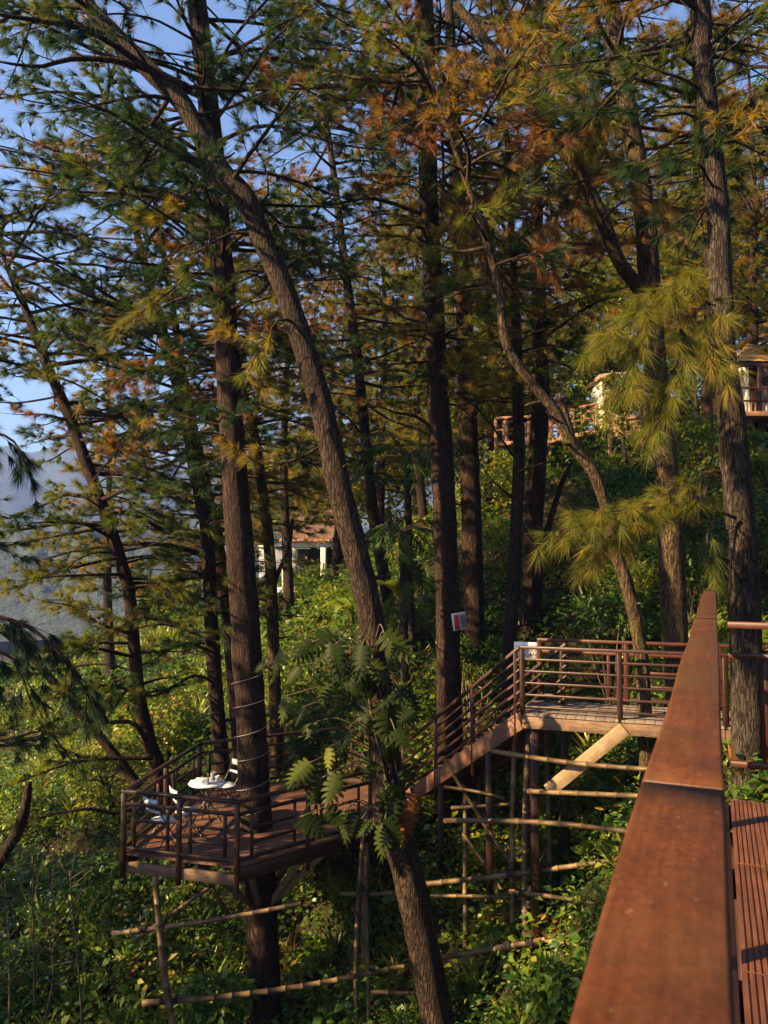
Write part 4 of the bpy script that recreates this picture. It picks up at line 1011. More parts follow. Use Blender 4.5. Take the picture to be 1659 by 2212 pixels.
# boards with real grooves
def grooved(L, w_, th, ng):
    xs = [-w_/2, -w_/2]; zs = [-th, 0]
    pitch = w_/ng
    for k in range(1, ng):
        c = -w_/2+k*pitch
        xs += [c-0.0048, c-0.003, c+0.003, c+0.0048]; zs += [0, -0.006, -0.006, 0]
    xs += [w_/2, w_/2]; zs += [0, -th]; n = len(xs)
    V = [(-L/2, x, z) for x, z in zip(xs, zs)]+[(L/2, x, z) for x, z in zip(xs, zs)]
    fs = [[i, i+1, n+i+1, n+i][::-1] for i in range(n-1)]+[[n-1, 0, n, 2*n-1][::-1]]
    me = bpy.data.meshes.new('plank'); me.from_pydata(V, [], fs+[list(range(n)), list(range(2*n-1, n-1, -1))]); me.materials.append(M_WALK); me.update(); return me
GL = 1.075; GW = 0.142; gme = grooved(GL-0.012, GW-0.005, 0.025, 6)
rgw = np.random.default_rng(9)
for r_ in range(6):
    for c_ in range(9):
        p = W(5.32-GL*(r_+0.5), 0.055+GW*(c_+0.5), 0.0+rgw.uniform(-0.0015, 0.0015))
        o = bpy.data.objects.new('plank', gme); COL.objects.link(o); o.parent = walk; o.location = p; o.rotation_euler = (0, 0, math.atan2(WD[1], WD[0])+rgw.normal(0, 0.0015))
for t in (5.25, 4.2, 3.12, 2.05, 0.97, -0.1):
    bar('joist', W(t, 0.02, -0.09), W(t, 1.5, -0.09), 0.07, 0.12, M_FRAME, walk)
for a in (0.02, 1.32):
    bar('edge_beam', W(-1, a, -0.10), W(5.3, a, -0.10), 0.05, 0.17, M_FRAME, walk)
for t, a in ((1.0, 0.12), (1.0, 1.3), (5.15, 0.12), (5.15, 1.3), (9.2, ac)):
    q = W(t, a, 0); g = float(gz(q[0], q[1])[0]); bar('support_post', np.array([q[0], q[1], g-0.3]), W(t, a, -0.16), 0.12, 0.12, M_FRAME, walk)
bar('edge_beam', W(5.3, ac, -0.72), W(9.3, ac, -0.72), 0.06, 0.16, M_FRAME, walk)
# railing across the walkway's end
e0, e1 = W(4.98, 0.06, 0)[:2], W(4.98, 1.75, 0)[:2]
upz = np.array([0, 0, 1.0])
for z, wd, hh in ((ZR-0.02, 0.05, 0.038), (0.92, 0.04, 0.035), (0.30, 0.04, 0.036)):
    bar('rail', v3(e0, z), v3(e1, z), wd, hh, M_REDFRAME, walk)
for k, s in enumerate((0.20, 0.62, 1.1, 1.6)):
    c = e0+(e1-e0)/1.69*s; bar('baluster', v3(c, 0.325), v3(c, 0.897), 0.05, 0.05, M_REDFRAME, walk)
for hz in (0.50, 0.70):
    for s0, s1 in ((0.225, 0.595), (1.125, 1.575)):
        bar('crossbar', v3(e0+(e1-e0)/1.69*s0, hz), v3(e0+(e1-e0)/1.69*s1, hz), 0.035, 0.035, M_REDFRAME, walk)
bar('post', v3(e1, -0.3), v3(e1, ZR-0.045), 0.07, 0.07, M_REDFRAME, walk)

# ------------------------------------------------------------------ bamboo scaffolds
def pole(parent, p0, p1, r, rg, name='bamboo_pole'):
    p0 = np.asarray(p0, float); p1 = np.asarray(p1, float); L = np.linalg.norm(p1-p0); d = (p1-p0)/L
    sag = norm(rg.normal(size=3))*L*0.006
    ts = []; rs = []; x = 0.0; seg = rg.uniform(0.26, 0.34)
    while x < L:
        for o_, rr in ((0.0, 1.0), (seg*0.5, 0.95), (seg-0.035, 0.98), (seg-0.018, 1.17), (seg-0.006, 1.17)):
            if x+o_ < L: ts.append(x+o_); rs.append(rr*r*(1-0.15*(x+o_)/L))
        x += seg
    ts.append(L); rs.append(rs[-1]); ts = np.array(ts)
    C = p0+d*ts[:, None]+sag*np.sin(math.pi*ts/L)[:, None]*4
    POLES.setdefault(parent.name, []).append((p0, p1, r)); V, fs = tube(C, np.array(rs)*0.88, 9); return mk(name, V, fs, M_BAMBOO, parent, True)
rgb = np.random.default_rng(5); POLES = {}
sc1 = thing('bamboo_scaffold', 'slanting bamboo props and crossed poles under the lower deck', 'scaffold', tuple(P(385, 2212, 11.6)))
for a, b, r in [((390, 2300, 11.2), (335, 1893, 11.6), .062), ((243, 2017, 11.5), (651, 1951, 11.4), .045), ((288, 2034, 11.6), (455, 1914, 11.9), .04), ((455, 1914, 11.9), (500, 1985, 12.1), .04),
                ((307, 2167, 11.3), (885, 2084, 12.2), .05), ((772, 2300, 12.4), (785, 1800, 12.6), .05), ((795, 2300, 12.3), (790, 1850, 12.5), .04), ((780, 1985, 12.3), (762, 1962, 12.2), .04),
                ((735, 1930, 12.4), (900, 1922, 12.6), .04), ((800, 2142, 12.4), (1010, 2146, 12.4), .04)]:
    pole(sc1, P(*a), P(*b), r, rgb)
sc2 = thing('bamboo_scaffold', 'tall grid of bamboo poles standing under the landing and stairs', 'scaffold', tuple(P(1140, 2212, 11.8)))
for a, b, r in [((1060, 1622, 11.7), (1425, 1663, 10.6), .045), ((1140, 1709, 11.6), (1410, 1721, 10.6), .045), ((960, 1773, 12.3), (1390, 1800, 10.6), .048),
                ((975, 1745, 12.8), (1160, 1728, 12.4), .035), ((960, 1700, 12.8), (1090, 1725, 12.3), .035), ((915, 1910, 12.4), (1345, 1855, 11.4), .05), ((953, 2068, 12), (1300, 2006, 11.2), .05),
                ((1180, 2030, 11.4), (1310, 2052, 10.8), .042), ((1100, 1925, 11.8), (1330, 1960, 11), .04), ((920, 1935, 12.6), (1180, 1940, 12), .035), 
                ((1118, 2300, 11.9), (1112, 1570, 12.4), .055), ((1150, 2300, 11.7), (1142, 1560, 12.1), .06), ((1195, 2300, 11.8), (1178, 1570, 12.6), .055), 
                ((1010, 2300, 12.4), (1005, 1720, 12.8), .05),   ((1040, 2300, 12.0), (1160, 1990, 11.8), .045),
                ((960, 1640, 13), (1130, 1900, 12.2), .04), ((1010, 2290, 11.9), (1180, 1830, 12), .035), ((1000, 1800, 12.7), (1120, 1980, 12.3), .04)]:
    pole(sc2, P(*a), P(*b), r, rgb)

def lashings(parent):
    L = POLES[parent.name]
    for i in range(len(L)):
        for j in range(i+1, len(L)):
            (a0, a1, ra), (b0, b1, rb) = L[i], L[j]; u, v, w0 = a1-a0, b1-b0, a0-b0
            A, B, C_, D, E = u@u, u@v, v@v, u@w0, v@w0; den = A*C_-B*B
            if den < 1e-6*A*C_: continue
            sc_, tc_ = (B*E-C_*D)/den, (A*E-B*D)/den
            if not (0 < sc_ < 1 and 0 < tc_ < 1): continue
            pa, pb = a0+u*sc_, b0+v*tc_
            if np.linalg.norm(pa-pb) > 0.45: continue
            c, ax, r = (pa, norm(u), ra) if ra >= rb else (pb, norm(v), rb)
            e = norm(np.cross(ax, [0.3, 0.9, 0.2])); f = np.cross(ax, e); n = 40
            pts = np.array([c+ax*(k/(n-1)-0.5)*0.11+(e*math.cos(k*0.95)+f*math.sin(k*0.95))*(r*1.08+0.006) for k in range(n)])
            V, fs = tube(pts, 0.009, 4); mk('lashing', V, fs, M_BLACKROPE, parent, True)
M_BLACKROPE = plain('dark_rope', (0.035, 0.026, 0.02), 0.9)
lashings(sc1); lashings(sc2)

# ------------------------------------------------------------------ signs
def board(name, label, cat, c, right, up, w_, h_, th=0.02):
    right = norm(right); up = norm(up); n = norm(np.cross(right, up)); up = np.cross(n, right)
    t = thing(name, label, cat, tuple(c))
    M = Matrix(((right[0], up[0], n[0]), (right[1], up[1], n[1]), (right[2], up[2], n[2]))).to_quaternion()
    def rect(nm, x, y, w2, h2, zz, th2, mat):
        V, FS = cbox(w2/2, h2/2, th2/2, 0.003); o = bpy.data.objects.new(nm, mesh_data(nm, V, FS, mat)); COL.objects.link(o); o.parent = t
        o.rotation_mode = 'QUATERNION'; o.rotation_quaternion = M; o.location = tuple(right*x+up*y+n*zz); return o
    def text(s, x, y, size, mat):
        cu = bpy.data.curves.new('lettering', 'FONT'); cu.body = s; cu.size = size; cu.align_x = 'CENTER'; cu.align_y = 'CENTER'; cu.extrude = 0.001; cu.materials.append(mat)
        tmp = bpy.data.objects.new('lettering_curve', cu); me = bpy.data.meshes.new_from_object(tmp); bpy.data.objects.remove(tmp)
        o = bpy.data.objects.new('lettering', me); COL.objects.link(o); o.parent = t; o.rotation_mode = 'QUATERNION'; o.rotation_quaternion = M; o.location = tuple(right*x+up*y+n*(th/2+0.0035)); return o
    return t, rect, text
c = P(1135, 1404, 12.35); rt = v3(ldir, 0)
t, rect, text = board('notice_board', 'small white notice board with black lettering on the landing railing corner', 'sign', c, rt, (0, 0, 1), 0.36, 0.25)
rect('panel', 0, 0, 0.36, 0.25, 0, 0.02, M_WHITE)
text('HANJLA', 0.05, 0.0, 0.085, M_BLACK); text('PACAN', 0.035, -0.07, 0.085, M_BLACK)
c = P(992, 1342, 14.6)
t, rect, text = board('warning_sign', 'tilted sign with a red panel and grey printed panel on the middle pine', 'sign', c, (1, 0.35, 0.13), (-0.06, 0, 1), 0.28, 0.32)
rect('panel', 0, 0, 0.285, 0.325, 0, 0.02, M_WHITE)
rect('red_panel', -0.058, -0.01, 0.105, 0.285, 0.012, 0.006, M_RED); rect('grey_panel', 0.07, 0.0, 0.135, 0.285, 0.012, 0.006, M_GREY)
for k, (y, w2) in enumerate(((0.09, 0.08), (0.045, 0.11), (0.0, 0.11), (-0.04, 0.10), (-0.085, 0.09))): rect('printed_line', 0.07, y, w2, 0.022, 0.0165, 0.003, M_BLACK)

# ------------------------------------------------------------------ cable wound round the deck pine
def cable():
    _, C, R = PINES['deck']; z0, z1 = P(545, 1790, 13.2)[2], P(530, 1430, 13.2)[2]; pts = []
    turns = 6.3; n = 260
    for k in range(n):
        f = k/(n-1); z = z0+(z1-z0)*f; i = int(np.argmin(np.abs(C[:, 2]-z))); a = f*turns*2*math.pi
        rr = R[i]*1.13+0.006; pts.append([C[i, 0]+rr*math.cos(a), C[i, 1]+rr*math.sin(a), z+0.02*math.sin(a*0.5)])
    V, fs = tube(np.array(pts), 0.004, 5); tag(mk('cable', V, fs, M_CABLE, None, True), 'pale cable wound in a spiral round the deck pine', 'cable')
cable()

# ------------------------------------------------------------------ table, chairs and the things on the table
def lathe(prof, n=28):
    a = np.linspace(0, 2*math.pi, n, endpoint=False); V = []
    for r, z in prof: V += [[r*math.cos(t), r*math.sin(t), z] for t in a]
    m = len(prof); i = np.arange(m-1)[:, None]*n; j = np.arange(n)[None]; jn = (j+1) % n
    return np.array(V), [np.stack([i+j, i+jn, i+n+jn, i+n+j], -1).reshape(-1, 4)]
TPOS = P(447, 1692, 13.4); TPOS = np.array([TPOS[0], TPOS[1], ZD+0.002])
tb = thing('bistro_table', 'round pale metal bistro table on the lower deck', 'table', tuple(TPOS))
V, fs = lathe([(0.001, 0.70), (0.30, 0.70), (0.315, 0.705), (0.318, 0.715), (0.312, 0.722), (0.001, 0.722)]); mk('tabletop', V+TPOS, fs, M_PALEBLUE, tb, True)
for k in range(4):
    a = k*math.pi/2+0.5; u = np.array([math.cos(a), math.sin(a), 0]); q = np.array([-u[1], u[0], 0])
    V, fs = tube(np.array([TPOS+u*0.27+upz*0.012, TPOS+u*0.05+upz*0.38, TPOS-u*0.18+upz*0.70]), 0.011, 7); mk('leg', V, fs, M_METAL, tb, True)
def chair(label, pos, rz):
    t = thing('folding_chair', label, 'chair', tuple(pos), 'folding chairs on the lower deck'); c, s = math.cos(rz), math.sin(rz)
    Rm = np.array([[c, -s, 0], [s, c, 0], [0, 0, 1]])
    def pipe(nm, pts, r=0.010): V, fs = tube(np.array(pts)@Rm.T+pos, r, 7); mk(nm, V, fs, M_METAL, t, True)
    V, fs = lathe([(0.001, 0.435), (0.17, 0.435), (0.19, 0.442), (0.185, 0.455), (0.001, 0.458)]); mk('seat', (V*np.array([1, 1.05, 1]))@Rm.T+pos, fs, M_PALEBLUE, t, True)
    for y in (-0.18, 0.18):
        pipe('leg', [(0.22, y, 0.01), (0.0, y, 0.36), (-0.17, y, 0.62), (-0.24, y, 0.86)]); pipe('leg', [(-0.24, y*0.9, 0.01), (0.0, y*0.9, 0.30), (0.15, y*0.9, 0.43)])
    pipe('stretcher', [(0.20, -0.18, 0.04), (0.20, 0.18, 0.04)], 0.008); pipe('stretcher', [(-0.22, -0.16, 0.04), (-0.22, 0.16, 0.04)], 0.008)
    for z, h2 in ((0.80, 0.10), (0.64, 0.045)):
        n = 9; a = np.linspace(-1, 1, n); x = -0.17-(z-0.62)*0.29; V = []
        for q in a: V += [[x-0.03*(1-q*q), q*0.19, z-h2/2], [x-0.03*(1-q*q)-0.01*h2*10, q*0.19, z+h2/2], [x-0.012-0.03*(1-q*q)-0.01*h2*10, q*0.19, z+h2/2], [x-0.012-0.03*(1-q*q), q*0.19, z-h2/2]]
        V = np.array(V); Q = []
        for k in range(n-1):
            for m in range(4): Q.append([k*4+m, k*4+(m+1) % 4, k*4+4+(m+1) % 4, k*4+4+m])
        Q += [[0, 1, 2, 3], [n*4-1, n*4-2, n*4-3, n*4-4]]
        mk('backrest', V@Rm.T+pos, np.array(Q), M_PALEBLUE, t)
p = P(405, 1712, 12.75); chair('folding bistro chair with pale blue seat beside the table', np.array([p[0], p[1], ZD+0.002]), 0.6)
p = P(345, 1740, 12.3); chair('folding bistro chair nearest the deck corner, partly behind the railing', np.array([p[0]+0.05, p[1], ZD+0.002]), 0.9)
p = P(500, 1660, 14.2); chair('folding bistro chair behind the table', np.array([p[0]-0.1, p[1], ZD+0.002]), 3.9)
tz = TPOS+upz*0.7225
def small(name, label, cat, prof, dx, dy, mat, n=18):
    V, fs = lathe(prof, n); tag(mk(name, V+tz+np.array([dx, dy, 0.001]), fs, mat, None, True), label, cat)
small('cup', 'white paper cup on the bistro table', 'cup', [(0.001, 0), (0.03, 0), (0.042, 0.115), (0.039, 0.115), (0.029, 0.01), (0.001, 0.008)], 0.18, -0.02, M_WHITE)
small('drinking_glass', 'clear drinking glass on the bistro table', 'glass', [(0.001, 0), (0.034, 0), (0.045, 0.14), (0.042, 0.14), (0.031, 0.008), (0.001, 0.008)], 0.08, 0.10, M_GLASS)
tg = thing('tissue_box', 'white tissue box with a dark round mark on the bistro table', 'box', tuple(tz+np.array([-0.06, -0.10, 0.001])))
V, fs = cbox(0.11, 0.065, 0.045, 0.006); mk('box', V+ORG[tg.name]+upz*0.046, fs, M_WHITE, tg)
V, fs = tube(np.array([[0.03+0.016*math.cos(a), -0.0665, 0.05+0.02*math.sin(a)] for a in np.linspace(0, 6.28, 20)]), 0.004, 5); mk('printed_mark', V+ORG[tg.name], fs, M_BLACK, tg)
V, fs = cbox(0.09, 0.07, 0.006, 0.002); tag(mk('napkin', V+tz+np.array([-0.21, 0.02, 0.008]), fs, M_WHITE), 'folded white napkin on the left side of the bistro table', 'napkin')

# ------------------------------------------------------------------ climbing monstera on the leaning pine
def monstera_leaf(L, Wd, lobes, rg, cut=0.46):
    """split leaf in local space: midrib along +x, normal +z; a heart-shaped blade slit into curving fingers"""
    V, T = [], []
    droop = rg.uniform(0.12, 0.40); cup = rg.uniform(0.05, 0.30)
    def rib(s): return np.array([L*s, 0, -droop*L*s*s])
    def halfw(s): return Wd*0.5*max(0.12, math.sin(math.pi*min(1.0, s*0.80+0.24)))**0.75
    for side in (-1, 1):
        for k in range(lobes):
            s0, s1 = k/lobes, (k+1)/lobes; mid = (s0+s1)/2; hw = halfw(mid)*rg.uniform(0.86, 1.08); dw = 1/lobes
            sweep = -0.16+0.55*mid
            def out(s, f, u):
                r = rib(np.clip(s, -0.2, 1.0)); sw = sweep*f*f*Wd*0.9
                return r+np.array([sw, side*hw*f, cup*hw*f-0.55*hw*f*f])+np.array([u*L*dw, 0, 0])
            i = len(V); w0 = 0.5
            V += [rib(s0), rib(s1), out(mid, cut, -0.5), out(mid, cut, 0.5), out(mid, 0.68, -0.42), out(mid, 0.68, 0.44), out(mid, 0.90, -0.27), out(mid, 0.90, 0.36), out(mid, 1.0, 0.12)]
            for q in ([0, 1, 3, 2], [2, 3, 5, 4], [4, 5, 7, 6]): T += [[i+q[0], i+q[1], i+q[2]], [i+q[0], i+q[2], i+q[3]]]
            T.append([i+6, i+7, i+8])
    i = len(V); V += [rib(1.0), rib(0.97)+np.array([0, 0.05*Wd, 0]), rib(0.97)-np.array([0, 0.05*Wd, 0]), rib(1.0)+np.array([0.10*L, 0, -0.08*L])]; T += [[i, i+1, i+3], [i, i+3, i+2]]
    return np.array(V), np.array(T)
rgm = np.random.default_rng(6)
mv = thing('monstera_vine', 'monstera with large split leaves climbing the leaning pine beside the deck', 'vine', tuple(P(850, 1800, 11.3)))
_, LC, LR = PINES['lean']
LEAVES = [(590, 1435, 70, 0.52, -2.2), (820, 1455, 92, 0.50, -0.9), (782, 1545, 92, 0.12, -1.8), (705, 1640, 66, 0.78, -1.7), (645, 1668, 74, 0.55, -2.5), (718, 1705, 88, 0.42, -1.9), (742, 1785, 70, 0.15, -1.6),
          (838, 1735, 110, 0.40, -1.9), (690, 1385, 80, 0.1, -2.6), (860, 1390, 84, 0.2, -0.6), (605, 1530, 60, 0.3, -2.0), (655, 1405, 70, 0.12, -2.4), (735, 1430, 76, 0.1, -2.2), (760, 1490, 70, 0.2, -2.4),
          (700, 1500, 64, 0.2, -2.2), (655, 1590, 54, 0.25, -1.8), (740, 1600, 70, 0.1, -2.0), (690, 1730, 60, 0.12, -2.2), (870, 1600, 70, 0.15, -0.9), (880, 1680, 74, 0.12, -1.2), (800, 1650, 74, 0.15, -1.4),
          (890, 1505, 66, 0.15, -0.6), (600, 1605, 44, 0.5, -1.9), (860, 1760, 84, 0.3, -1.3), (780, 1400, 70, 0.2, -1.6), (840, 1560, 80, 0.18, -1.5), (630, 1460, 60, 0.2, -2.3), (820, 1820, 70, 0.35, -1.7),
          (908, 1240, 60, 0.2, -1.0), (885, 1200, 60, 0.35, -1.4), (870, 1290, 70, 0.2, -1.8), (560, 1440, 50, 0.2, -2.6)]
for k in range(34):
    LEAVES.append((rgm.uniform(640, 890), rgm.uniform(1385, 1800), rgm.uniform(40, 80), rgm.uniform(0.0, 0.16), rgm.uniform(-2.8, -0.4)))
LEAVES = [q for q in LEAVES if not (q[0] < 760 and 1600 < q[1] < 1800 and q[2] < 62)]
stems = Acc()
for px, py, s, tn, ang in LEAVES:
    d = 10.9+rgm.uniform(-0.35, 0.45); 
    if py < 1300: d = 14.3
    c = P(px, py, d); L = s*d/F*rgm.uniform(0.62, 1.0); Vl, Tl = monstera_leaf(L, L*rgm.uniform(0.75, 0.95), int(rgm.integers(6, 8)), rgm)
    x = norm(np.array([math.cos(ang), -0.25+rgm.normal(0, 0.25), math.sin(ang)])); nn = np.array([rgm.normal(-0.25, 0.5), -0.75, 0.6+rgm.normal(0, .4)])
    y = norm(np.cross(nn, x)); z = np.cross(x, y); Rm = np.stack([x, y, z], 1)
    Vw = (Vl-np.array([L*0.5, 0, 0]))@Rm.T+c
    if py >= 1300:
        mk('leaf', Vw, Tl, M_MONSTERA, mv, False, np.clip(tn+rgm.normal(0, .03)+np.zeros(len(Vw)), 0, 1))
        root = c-x*L*0.5; i = int(np.argmin(np.abs(LC[:, 2]-(root[2]-0.15)))); b = LC[i]+norm(np.array([root[0]-LC[i, 0], root[1]-LC[i, 1], 0]))*LR[i]
        mid = (root+b)/2+np.array([0, 0, 0.16]); Cq = smooth_poly(np.array([b, mid, root]), 0.06); stems.add(*tube(Cq, 0.009, 5))
    else:
        LEAVES2 = globals().setdefault('L2', []); LEAVES2.append((Vw, Tl, tn, c, x, L))
i0 = int(np.argmin(np.abs(LC[:, 2]-P(816, 1400, 11.5)[2]))); i1 = int(np.argmin(np.abs(LC[:, 2]-P(850, 1850, 11.5)[2])))
seg = LC[min(i0, i1):max(i0, i1):3]; rr = LR[min(i0, i1):max(i0, i1):3]
for k in range(3):
    off = np.array([[math.cos(a), math.sin(a), 0] for a in np.linspace(3.6+k, 5.2+k*0.7, len(seg))]); stems.add(*tube(seg+off*(rr[:, None]+0.012), 0.016, 6))
stems.build('stems', M_DEADTWIG, mv, True)
# dead orange frond hanging from the vine
Vl, Tl = monstera_leaf(0.75, 0.30, 8, rgm, 0.25); x = norm(np.array([-0.18, -0.1, -1])); y = norm(np.cross(np.array([0.1, -1, 0.1]), x)); z = np.cross(x, y)
o = mk('dead_leaf', (Vl-np.array([0.4, 0, 0]))@np.stack([x, y, z], 1).T+P(882, 1778, 10.95), Tl, M_MONSTERA, mv, False, np.full(len(Vl), 1.0)); o['label'] = 'withered orange-brown leaf hanging down'
cv = thing('monstera_vine', 'monstera with split leaves climbing the middle pine behind the slender pine', 'vine', tuple(L2[0][3]))
st2 = Acc(); _, CC, CR = PINES['centre']
for Vw, Tl, tn, c, x, L in L2:
    mk('leaf', Vw, Tl, M_MONSTERA, cv, False, np.full(len(Vw), tn)); root = c-x*L*0.5
    i = int(np.argmin(np.abs(CC[:, 2]-root[2]+0.1))); st2.add(*tube(smooth_poly(np.array([CC[i], (CC[i]+root)/2+upz*0.12, root]), 0.08), 0.01, 5))
st2.build('stems', M_DEADTWIG, cv, True)

# ------------------------------------------------------------------ palm and banana behind the middle pines
def frond(acc_rib, acc_leaf, base, ang, L, rise, droop, rg, n=26, ll=0.5, tint=0.35):
    h = np.array([math.cos(ang), math.sin(ang), 0]); q = np.linspace(0, 1, 14)[:, None]
    C = base+h*L*q*(1-0.15*q)+upz*(rise*L*q-droop*L*q**2); acc_rib.add(*tube(C, np.linspace(0.022, 0.005, 14), 5))
    T = norm(np.gradient(C, axis=0)); side = norm(np.cross(h, upz))
    pos, dr = [], []
    for k in range(n):
        s = 0.15+0.85*k/(n-1); i = min(12, int(s*13)); f = s*13-i; p = C[i]*(1-f)+C[min(13, i+1)]*f
        for sg in (-1, 1): pos.append(p); dr.append(T[i]*0.6+side*sg*0.9+np.array([0, 0, -0.45+rg.normal(0, .1)]))
    sz = ll*np.sin(np.linspace(0.25, 2.9, n)).repeat(2)
    leaves(acc_leaf, np.array(pos), np.array(dr), sz, np.full(len(pos), tint)+rg.normal(0, .05, len(pos)), rg, 0.10, 0.15)
def palm(label, base_px, crown_px, d, seed, nf=11, L=2.0, tint=0.35):
    rg = np.random.default_rng(seed); c = P(*crown_px, d); b = np.array([c[0]+0.1, c[1], gz(c[0], c[1])[0]-0.2])
    t = thing('palm', label, 'palm', tuple(b)); a = Acc(); trunk_mesh(a, np.array([[*b, 0.11], [*((b+c)/2), 0.09], [*c, 0.07]]), 10, rg, 0.03); a.build('trunk', M_BARKG, t, True)
    for k in range(nf):
        ar, al = Acc(), Acc(); frond(ar, al, c, k*2.4+rg.uniform(-.2, .2), L*rg.uniform(0.8, 1.1), rg.uniform(0.3, 1.0), rg.uniform(0.8, 1.3), rg, tint=tint)
        al.build('frond', M_LEAF, t); ob = ar.build('rib', M_DEADTWIG, [o for o in t.children if o.name.startswith('frond')][-1])
palm('feathery palm behind the slender pine and the middle pine', None, (880, 990), 18.5, 3, 12, 1.9, 0.30)
palm('low palm with glossy fronds right of the slender pine', None, (868, 1150), 17.5, 4, 9, 1.5, 0.22)
def banana(label, px, py, d, seed):
    rg = np.random.default_rng(seed); c = P(px, py, d); b = np.array([c[0], c[1], gz(c[0], c[1])[0]-0.1]); t = thing('banana_plant', label, 'plant', tuple(b))
    a = Acc(); trunk_mesh(a, np.array([[*b, 0.09], [*((b*0.5+c*0.5)), 0.07], [*c, 0.05]]), 9, rg, 0.02); a.build('stem', M_BARKM, t, True)
    for k in range(6):
        ang = k*1.05+rg.uniform(-.2, .2); L = rg.uniform(1.1, 1.6); h = np.array([math.cos(ang), math.sin(ang), 0]); sd = np.array([-h[1], h[0], 0]); V = []; n = 14
        for i in range(n):
            s = i/(n-1); p = c+h*L*s*0.8+upz*(0.9*L*s-0.75*L*s*s); w_ = 0.21*math.sin(math.pi*min(1, s*0.93+0.07))**0.6
            V += [p-sd*w_+upz*w_*0.45, p, p+sd*w_+upz*w_*0.45]
        Q = []
        for i in range(n-1): Q += [[i*3, i*3+1, i*3+4, i*3+3], [i*3+1, i*3+2, i*3+5, i*3+4]]
        mk('leaf', np.array(V), np.array(Q), M_LEAF, t, True, np.full(len(V), 0.62+rg.normal(0, .06)))
banana('banana plant with broad bright leaves behind the leaning pine', 862, 1290, 18.5, 2)
banana('banana plant at the foot of the pavilion slope', 760, 1330, 23, 5)

# ------------------------------------------------------------------ pavilion far behind the deck
def tiled_roof(name, parent, corners, apex, mat, rows=16, over=0.03):
    """hip roof: each face stepped into courses; corners CCW, apex = two ridge ends or one point"""
    for k in range(len(corners)):
        a, b = corners[k], corners[(k+1) % len(corners)]; ap0, ap1 = apex[k]
        V, Q = [], []
        n = norm(np.cross(b-a, ap0-a)); n = n if n[2] > 0 else -n; nc = 24
        for r in range(rows):
            f0, f1 = r/rows, (r+1)/rows
            for f, lift in ((f0, over), (f1, 0.0)):
                p, q = a+(ap0-a)*f, b+(ap1-b)*f
                for c in range(nc+1):
                    V.append(p+(q-p)*c/nc+n*(lift+0.02*(c % 2)))
        m = nc+1
        for r in range(2*rows-1):
            for c in range(nc): Q.append([r*m+c, r*m+c+1, (r+1)*m+c+1, (r+1)*m+c])
        mk(name, np.array(V), np.array(Q), mat, parent)
pc = P(705, 1172, 38); pz = pc[2]; gp = float(gz(pc[0], pc[1])[0])
pav = thing('pavilion', 'pavilion with hipped tile roof and white columns beyond the deck', 'pavilion', (pc[0], pc[1], gp))
hw = 2.1; cs = [pc+np.array([-hw, -hw, 0.0]), pc+np.array([hw, -hw, 0]), pc+np.array([hw, hw, 0]), pc+np.array([-hw, hw, 0])]
ap = pc+np.array([0, 0, 2.9]); tiled_roof('roof_slope', pav, cs, [(ap, ap)]*4, M_TILE, 18)
for k in range(4):
    a, b = cs[k]+(pc-cs[k])*0.14-upz*0.12, cs[(k+1) % 4]+(pc-cs[(k+1) % 4])*0.14-upz*0.12; bar('eave_beam', a, b, 0.16, 0.24, M_WHITE, pav)
    for f in (0.0, 0.5):
        q = a+(b-a)*f; bar('column', np.array([q[0], q[1], min(gp, pz-2.2)]), np.array([q[0], q[1], pz-0.24]), 0.24, 0.24, M_WHITE, pav)
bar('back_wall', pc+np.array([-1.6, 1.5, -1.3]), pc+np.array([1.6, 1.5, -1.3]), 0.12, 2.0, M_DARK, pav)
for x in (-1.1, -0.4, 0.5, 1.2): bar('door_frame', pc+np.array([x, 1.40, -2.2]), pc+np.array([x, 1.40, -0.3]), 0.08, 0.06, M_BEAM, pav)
bar('floor_slab', pc+np.array([-2.2, 0, -2.25]), pc+np.array([2.2, 0, -2.25]), 4.4, 0.2, M_PLASTER, pav)
q = P(606, 1225, 40); ann = thing('low_wall', 'pale blue-grey garden wall with a white pillar left of the pavilion', 'wall', tuple(q))
bar('wall_panel', P(560, 1218, 40), P(612, 1218, 40), 0.15, 1.7, M_CONC, ann); bar('pillar', P(616, 1262, 39.8), P(616, 1182, 39.8), 0.22, 0.22, M_WHITE, ann); bar('coping', P(556, 1180, 40), P(612, 1180, 40), 0.2, 0.1, M_PLASTER, ann)

# ------------------------------------------------------------------ hillside boardwalk, annex and house
bw = thing('hillside_boardwalk', 'orange-brown timber boardwalk with railing high on the hillside', 'boardwalk', tuple(P(1250, 980, 27)))
def seg_walk(a, b, za, nb, drop):
    a = np.asarray(a); b = np.asarray(b); L = np.linalg.norm(b-a)
    bar('floor_beam', a, b, 1.0, 0.14, M_ORANGEWOOD, bw)
    d = (b-a)/L; back = np.array([-d[1], d[0], 0])*0.45
    for sgn in (-1, 1):
        o = back*sgn
        bar('top_rail', a+o+upz*0.95, b+o+upz*0.95, 0.08, 0.07, M_ORANGEWOOD, bw); bar('mid_rail', a+o+upz*0.5, b+o+upz*0.5, 0.05, 0.06, M_ORANGEWOOD, bw)
        for k in range(nb+1):
            p = a+(b-a)*k/nb+o; bar('post', p-upz*(drop if k % 2 == 0 else 0.05), p+upz*0.93, 0.10, 0.10, M_ORANGEWOOD, bw)
seg_walk(P(1080, 962, 28.5), P(1200, 958, 27.5), 0, 5, 1.0); seg_walk(P(1200, 956, 27.5), P(1300, 935, 26.5), 0, 4, 1.0); seg_walk(P(1320, 944, 26.2), P(1425, 934, 25.6), 0, 3, 1.6)
for k in range(4):
    bar('board', P(1322, 908+k*9, 25.8), P(1402, 901+k*9, 25.4), 0.03, 0.125, M_ORANGEWOOD, bw)
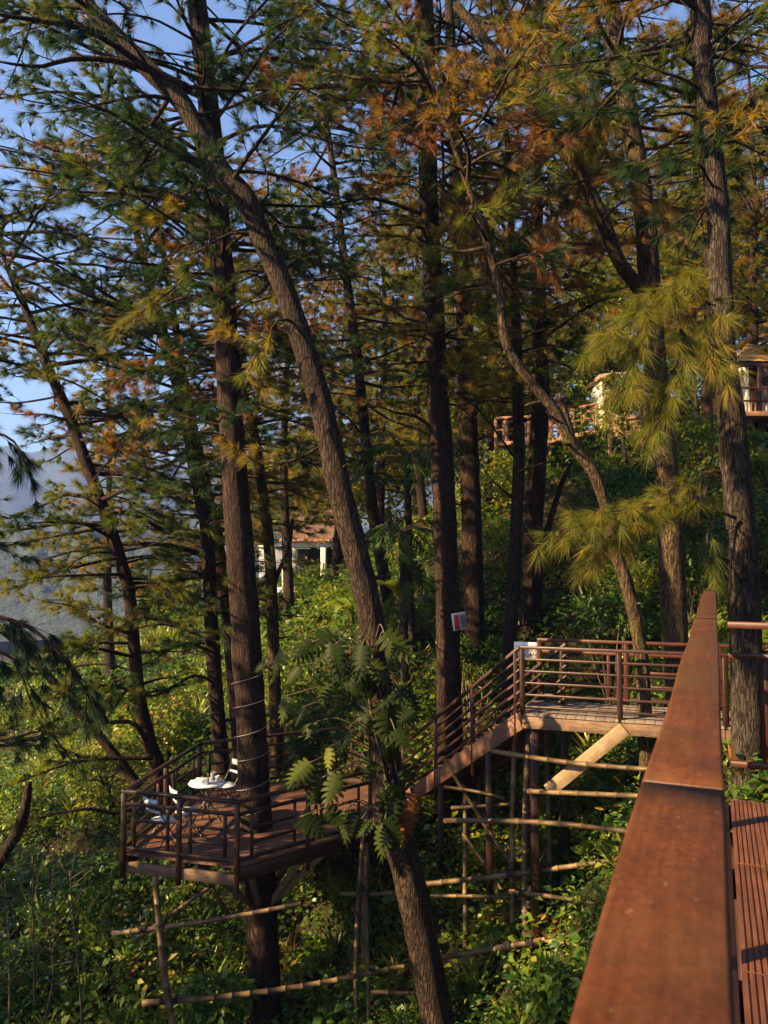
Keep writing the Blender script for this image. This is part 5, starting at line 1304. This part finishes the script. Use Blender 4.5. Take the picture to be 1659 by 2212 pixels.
ax = P(1330, 880, 29); an = thing('annex', 'small white building half hidden by pine needles above the boardwalk', 'building', tuple(ax))
bar('wall', P(1290, 872, 29), P(1378, 866, 29), 1.6, 1.9, M_PLASTER, an); bar('roof', P(1280, 826, 29), P(1388, 820, 29), 2.0, 0.14, M_TILE, an)
for xx in (1308, 1345): bar('window', P(xx, 880, 28.15), P(xx, 855, 28.15), 0.35, 0.04, M_DARK, an, up=(1, 0, 0))
hp = P(1640, 895, 23); hs = thing('hillside_house', 'white house with orange tiled roof and timber balcony at the right edge', 'house', tuple(hp))
bar('wall', P(1597, 840, 24.4), P(1790, 840, 24.4), 2.4, 2.3, M_PLASTER, hs)
ec = [P(1588, 782, 22.4), P(1830, 782, 22.4), P(1830, 770, 27.5), P(1588, 770, 27.5)]; r0, r1 = P(1660, 690, 24.8), P(1780, 690, 24.8)
tiled_roof('roof_slope', hs, ec, [(r0, r1), (r1, r1), (r1, r0), (r0, r0)], M_TILEO, 12)
bar('eave_board', P(1588, 786, 22.45), P(1830, 786, 22.45), 0.06, 0.2, M_FRAME, hs)
bar('balcony_floor', P(1575, 902, 22.6), P(1800, 902, 22.6), 1.3, 0.14, M_ORANGEWOOD, hs)
bar('balcony_rail', P(1575, 838, 22.1), P(1800, 838, 22.1), 0.06, 0.06, M_REDFRAME, hs); bar('balcony_rail', P(1575, 866, 22.1), P(1800, 866, 22.1), 0.05, 0.05, M_REDFRAME, hs)
for k in range(20):
    x = 1578+k*9; bar('balcony_baluster', P(x, 898, 22.1), P(x, 870, 22.1), 0.035, 0.035, M_ORANGEWOOD, hs)
for x in (1576, 1640, 1720): bar('balcony_post', P(x, 900, 22.12), P(x, 788, 22.12), 0.10, 0.10, M_FRAME, hs)
bar('window', P(1650, 872, 23.15), P(1650, 815, 23.15), 0.6, 0.05, M_DARK, hs, up=(1, 0, 0))
bar('brace', P(1618, 905, 22.3), P(1645, 960, 22.6), 0.08, 0.08, M_PALEWOOD, hs); bar('support_post', P(1646, 1130, 22.6), P(1646, 905, 22.6), 0.14, 0.14, M_METAL, hs)

# ------------------------------------------------------------------ haze between the near trees and the mountain
V, FS = cbox(2480, 2480, 210, 0.01); 
m = bpy.data.materials.new('haze'); m.use_nodes = True; n = m.node_tree.nodes; n.remove(n['Principled BSDF'])
pv = n.new('ShaderNodeVolumePrincipled'); pv.inputs['Color'].default_value = (0.25, 0.42, 1.0, 1); pv.inputs['Density'].default_value = 0.00036; pv.inputs['Anisotropy'].default_value = 0.2
m.node_tree.links.new(pv.outputs[0], n['Material Output'].inputs['Volume'])
hz = mk('haze', V+np.array([0, 0, 168]), FS, m); hz['kind'] = 'stuff'; hz['label'] = 'thin blue haze in front of the far mountain'
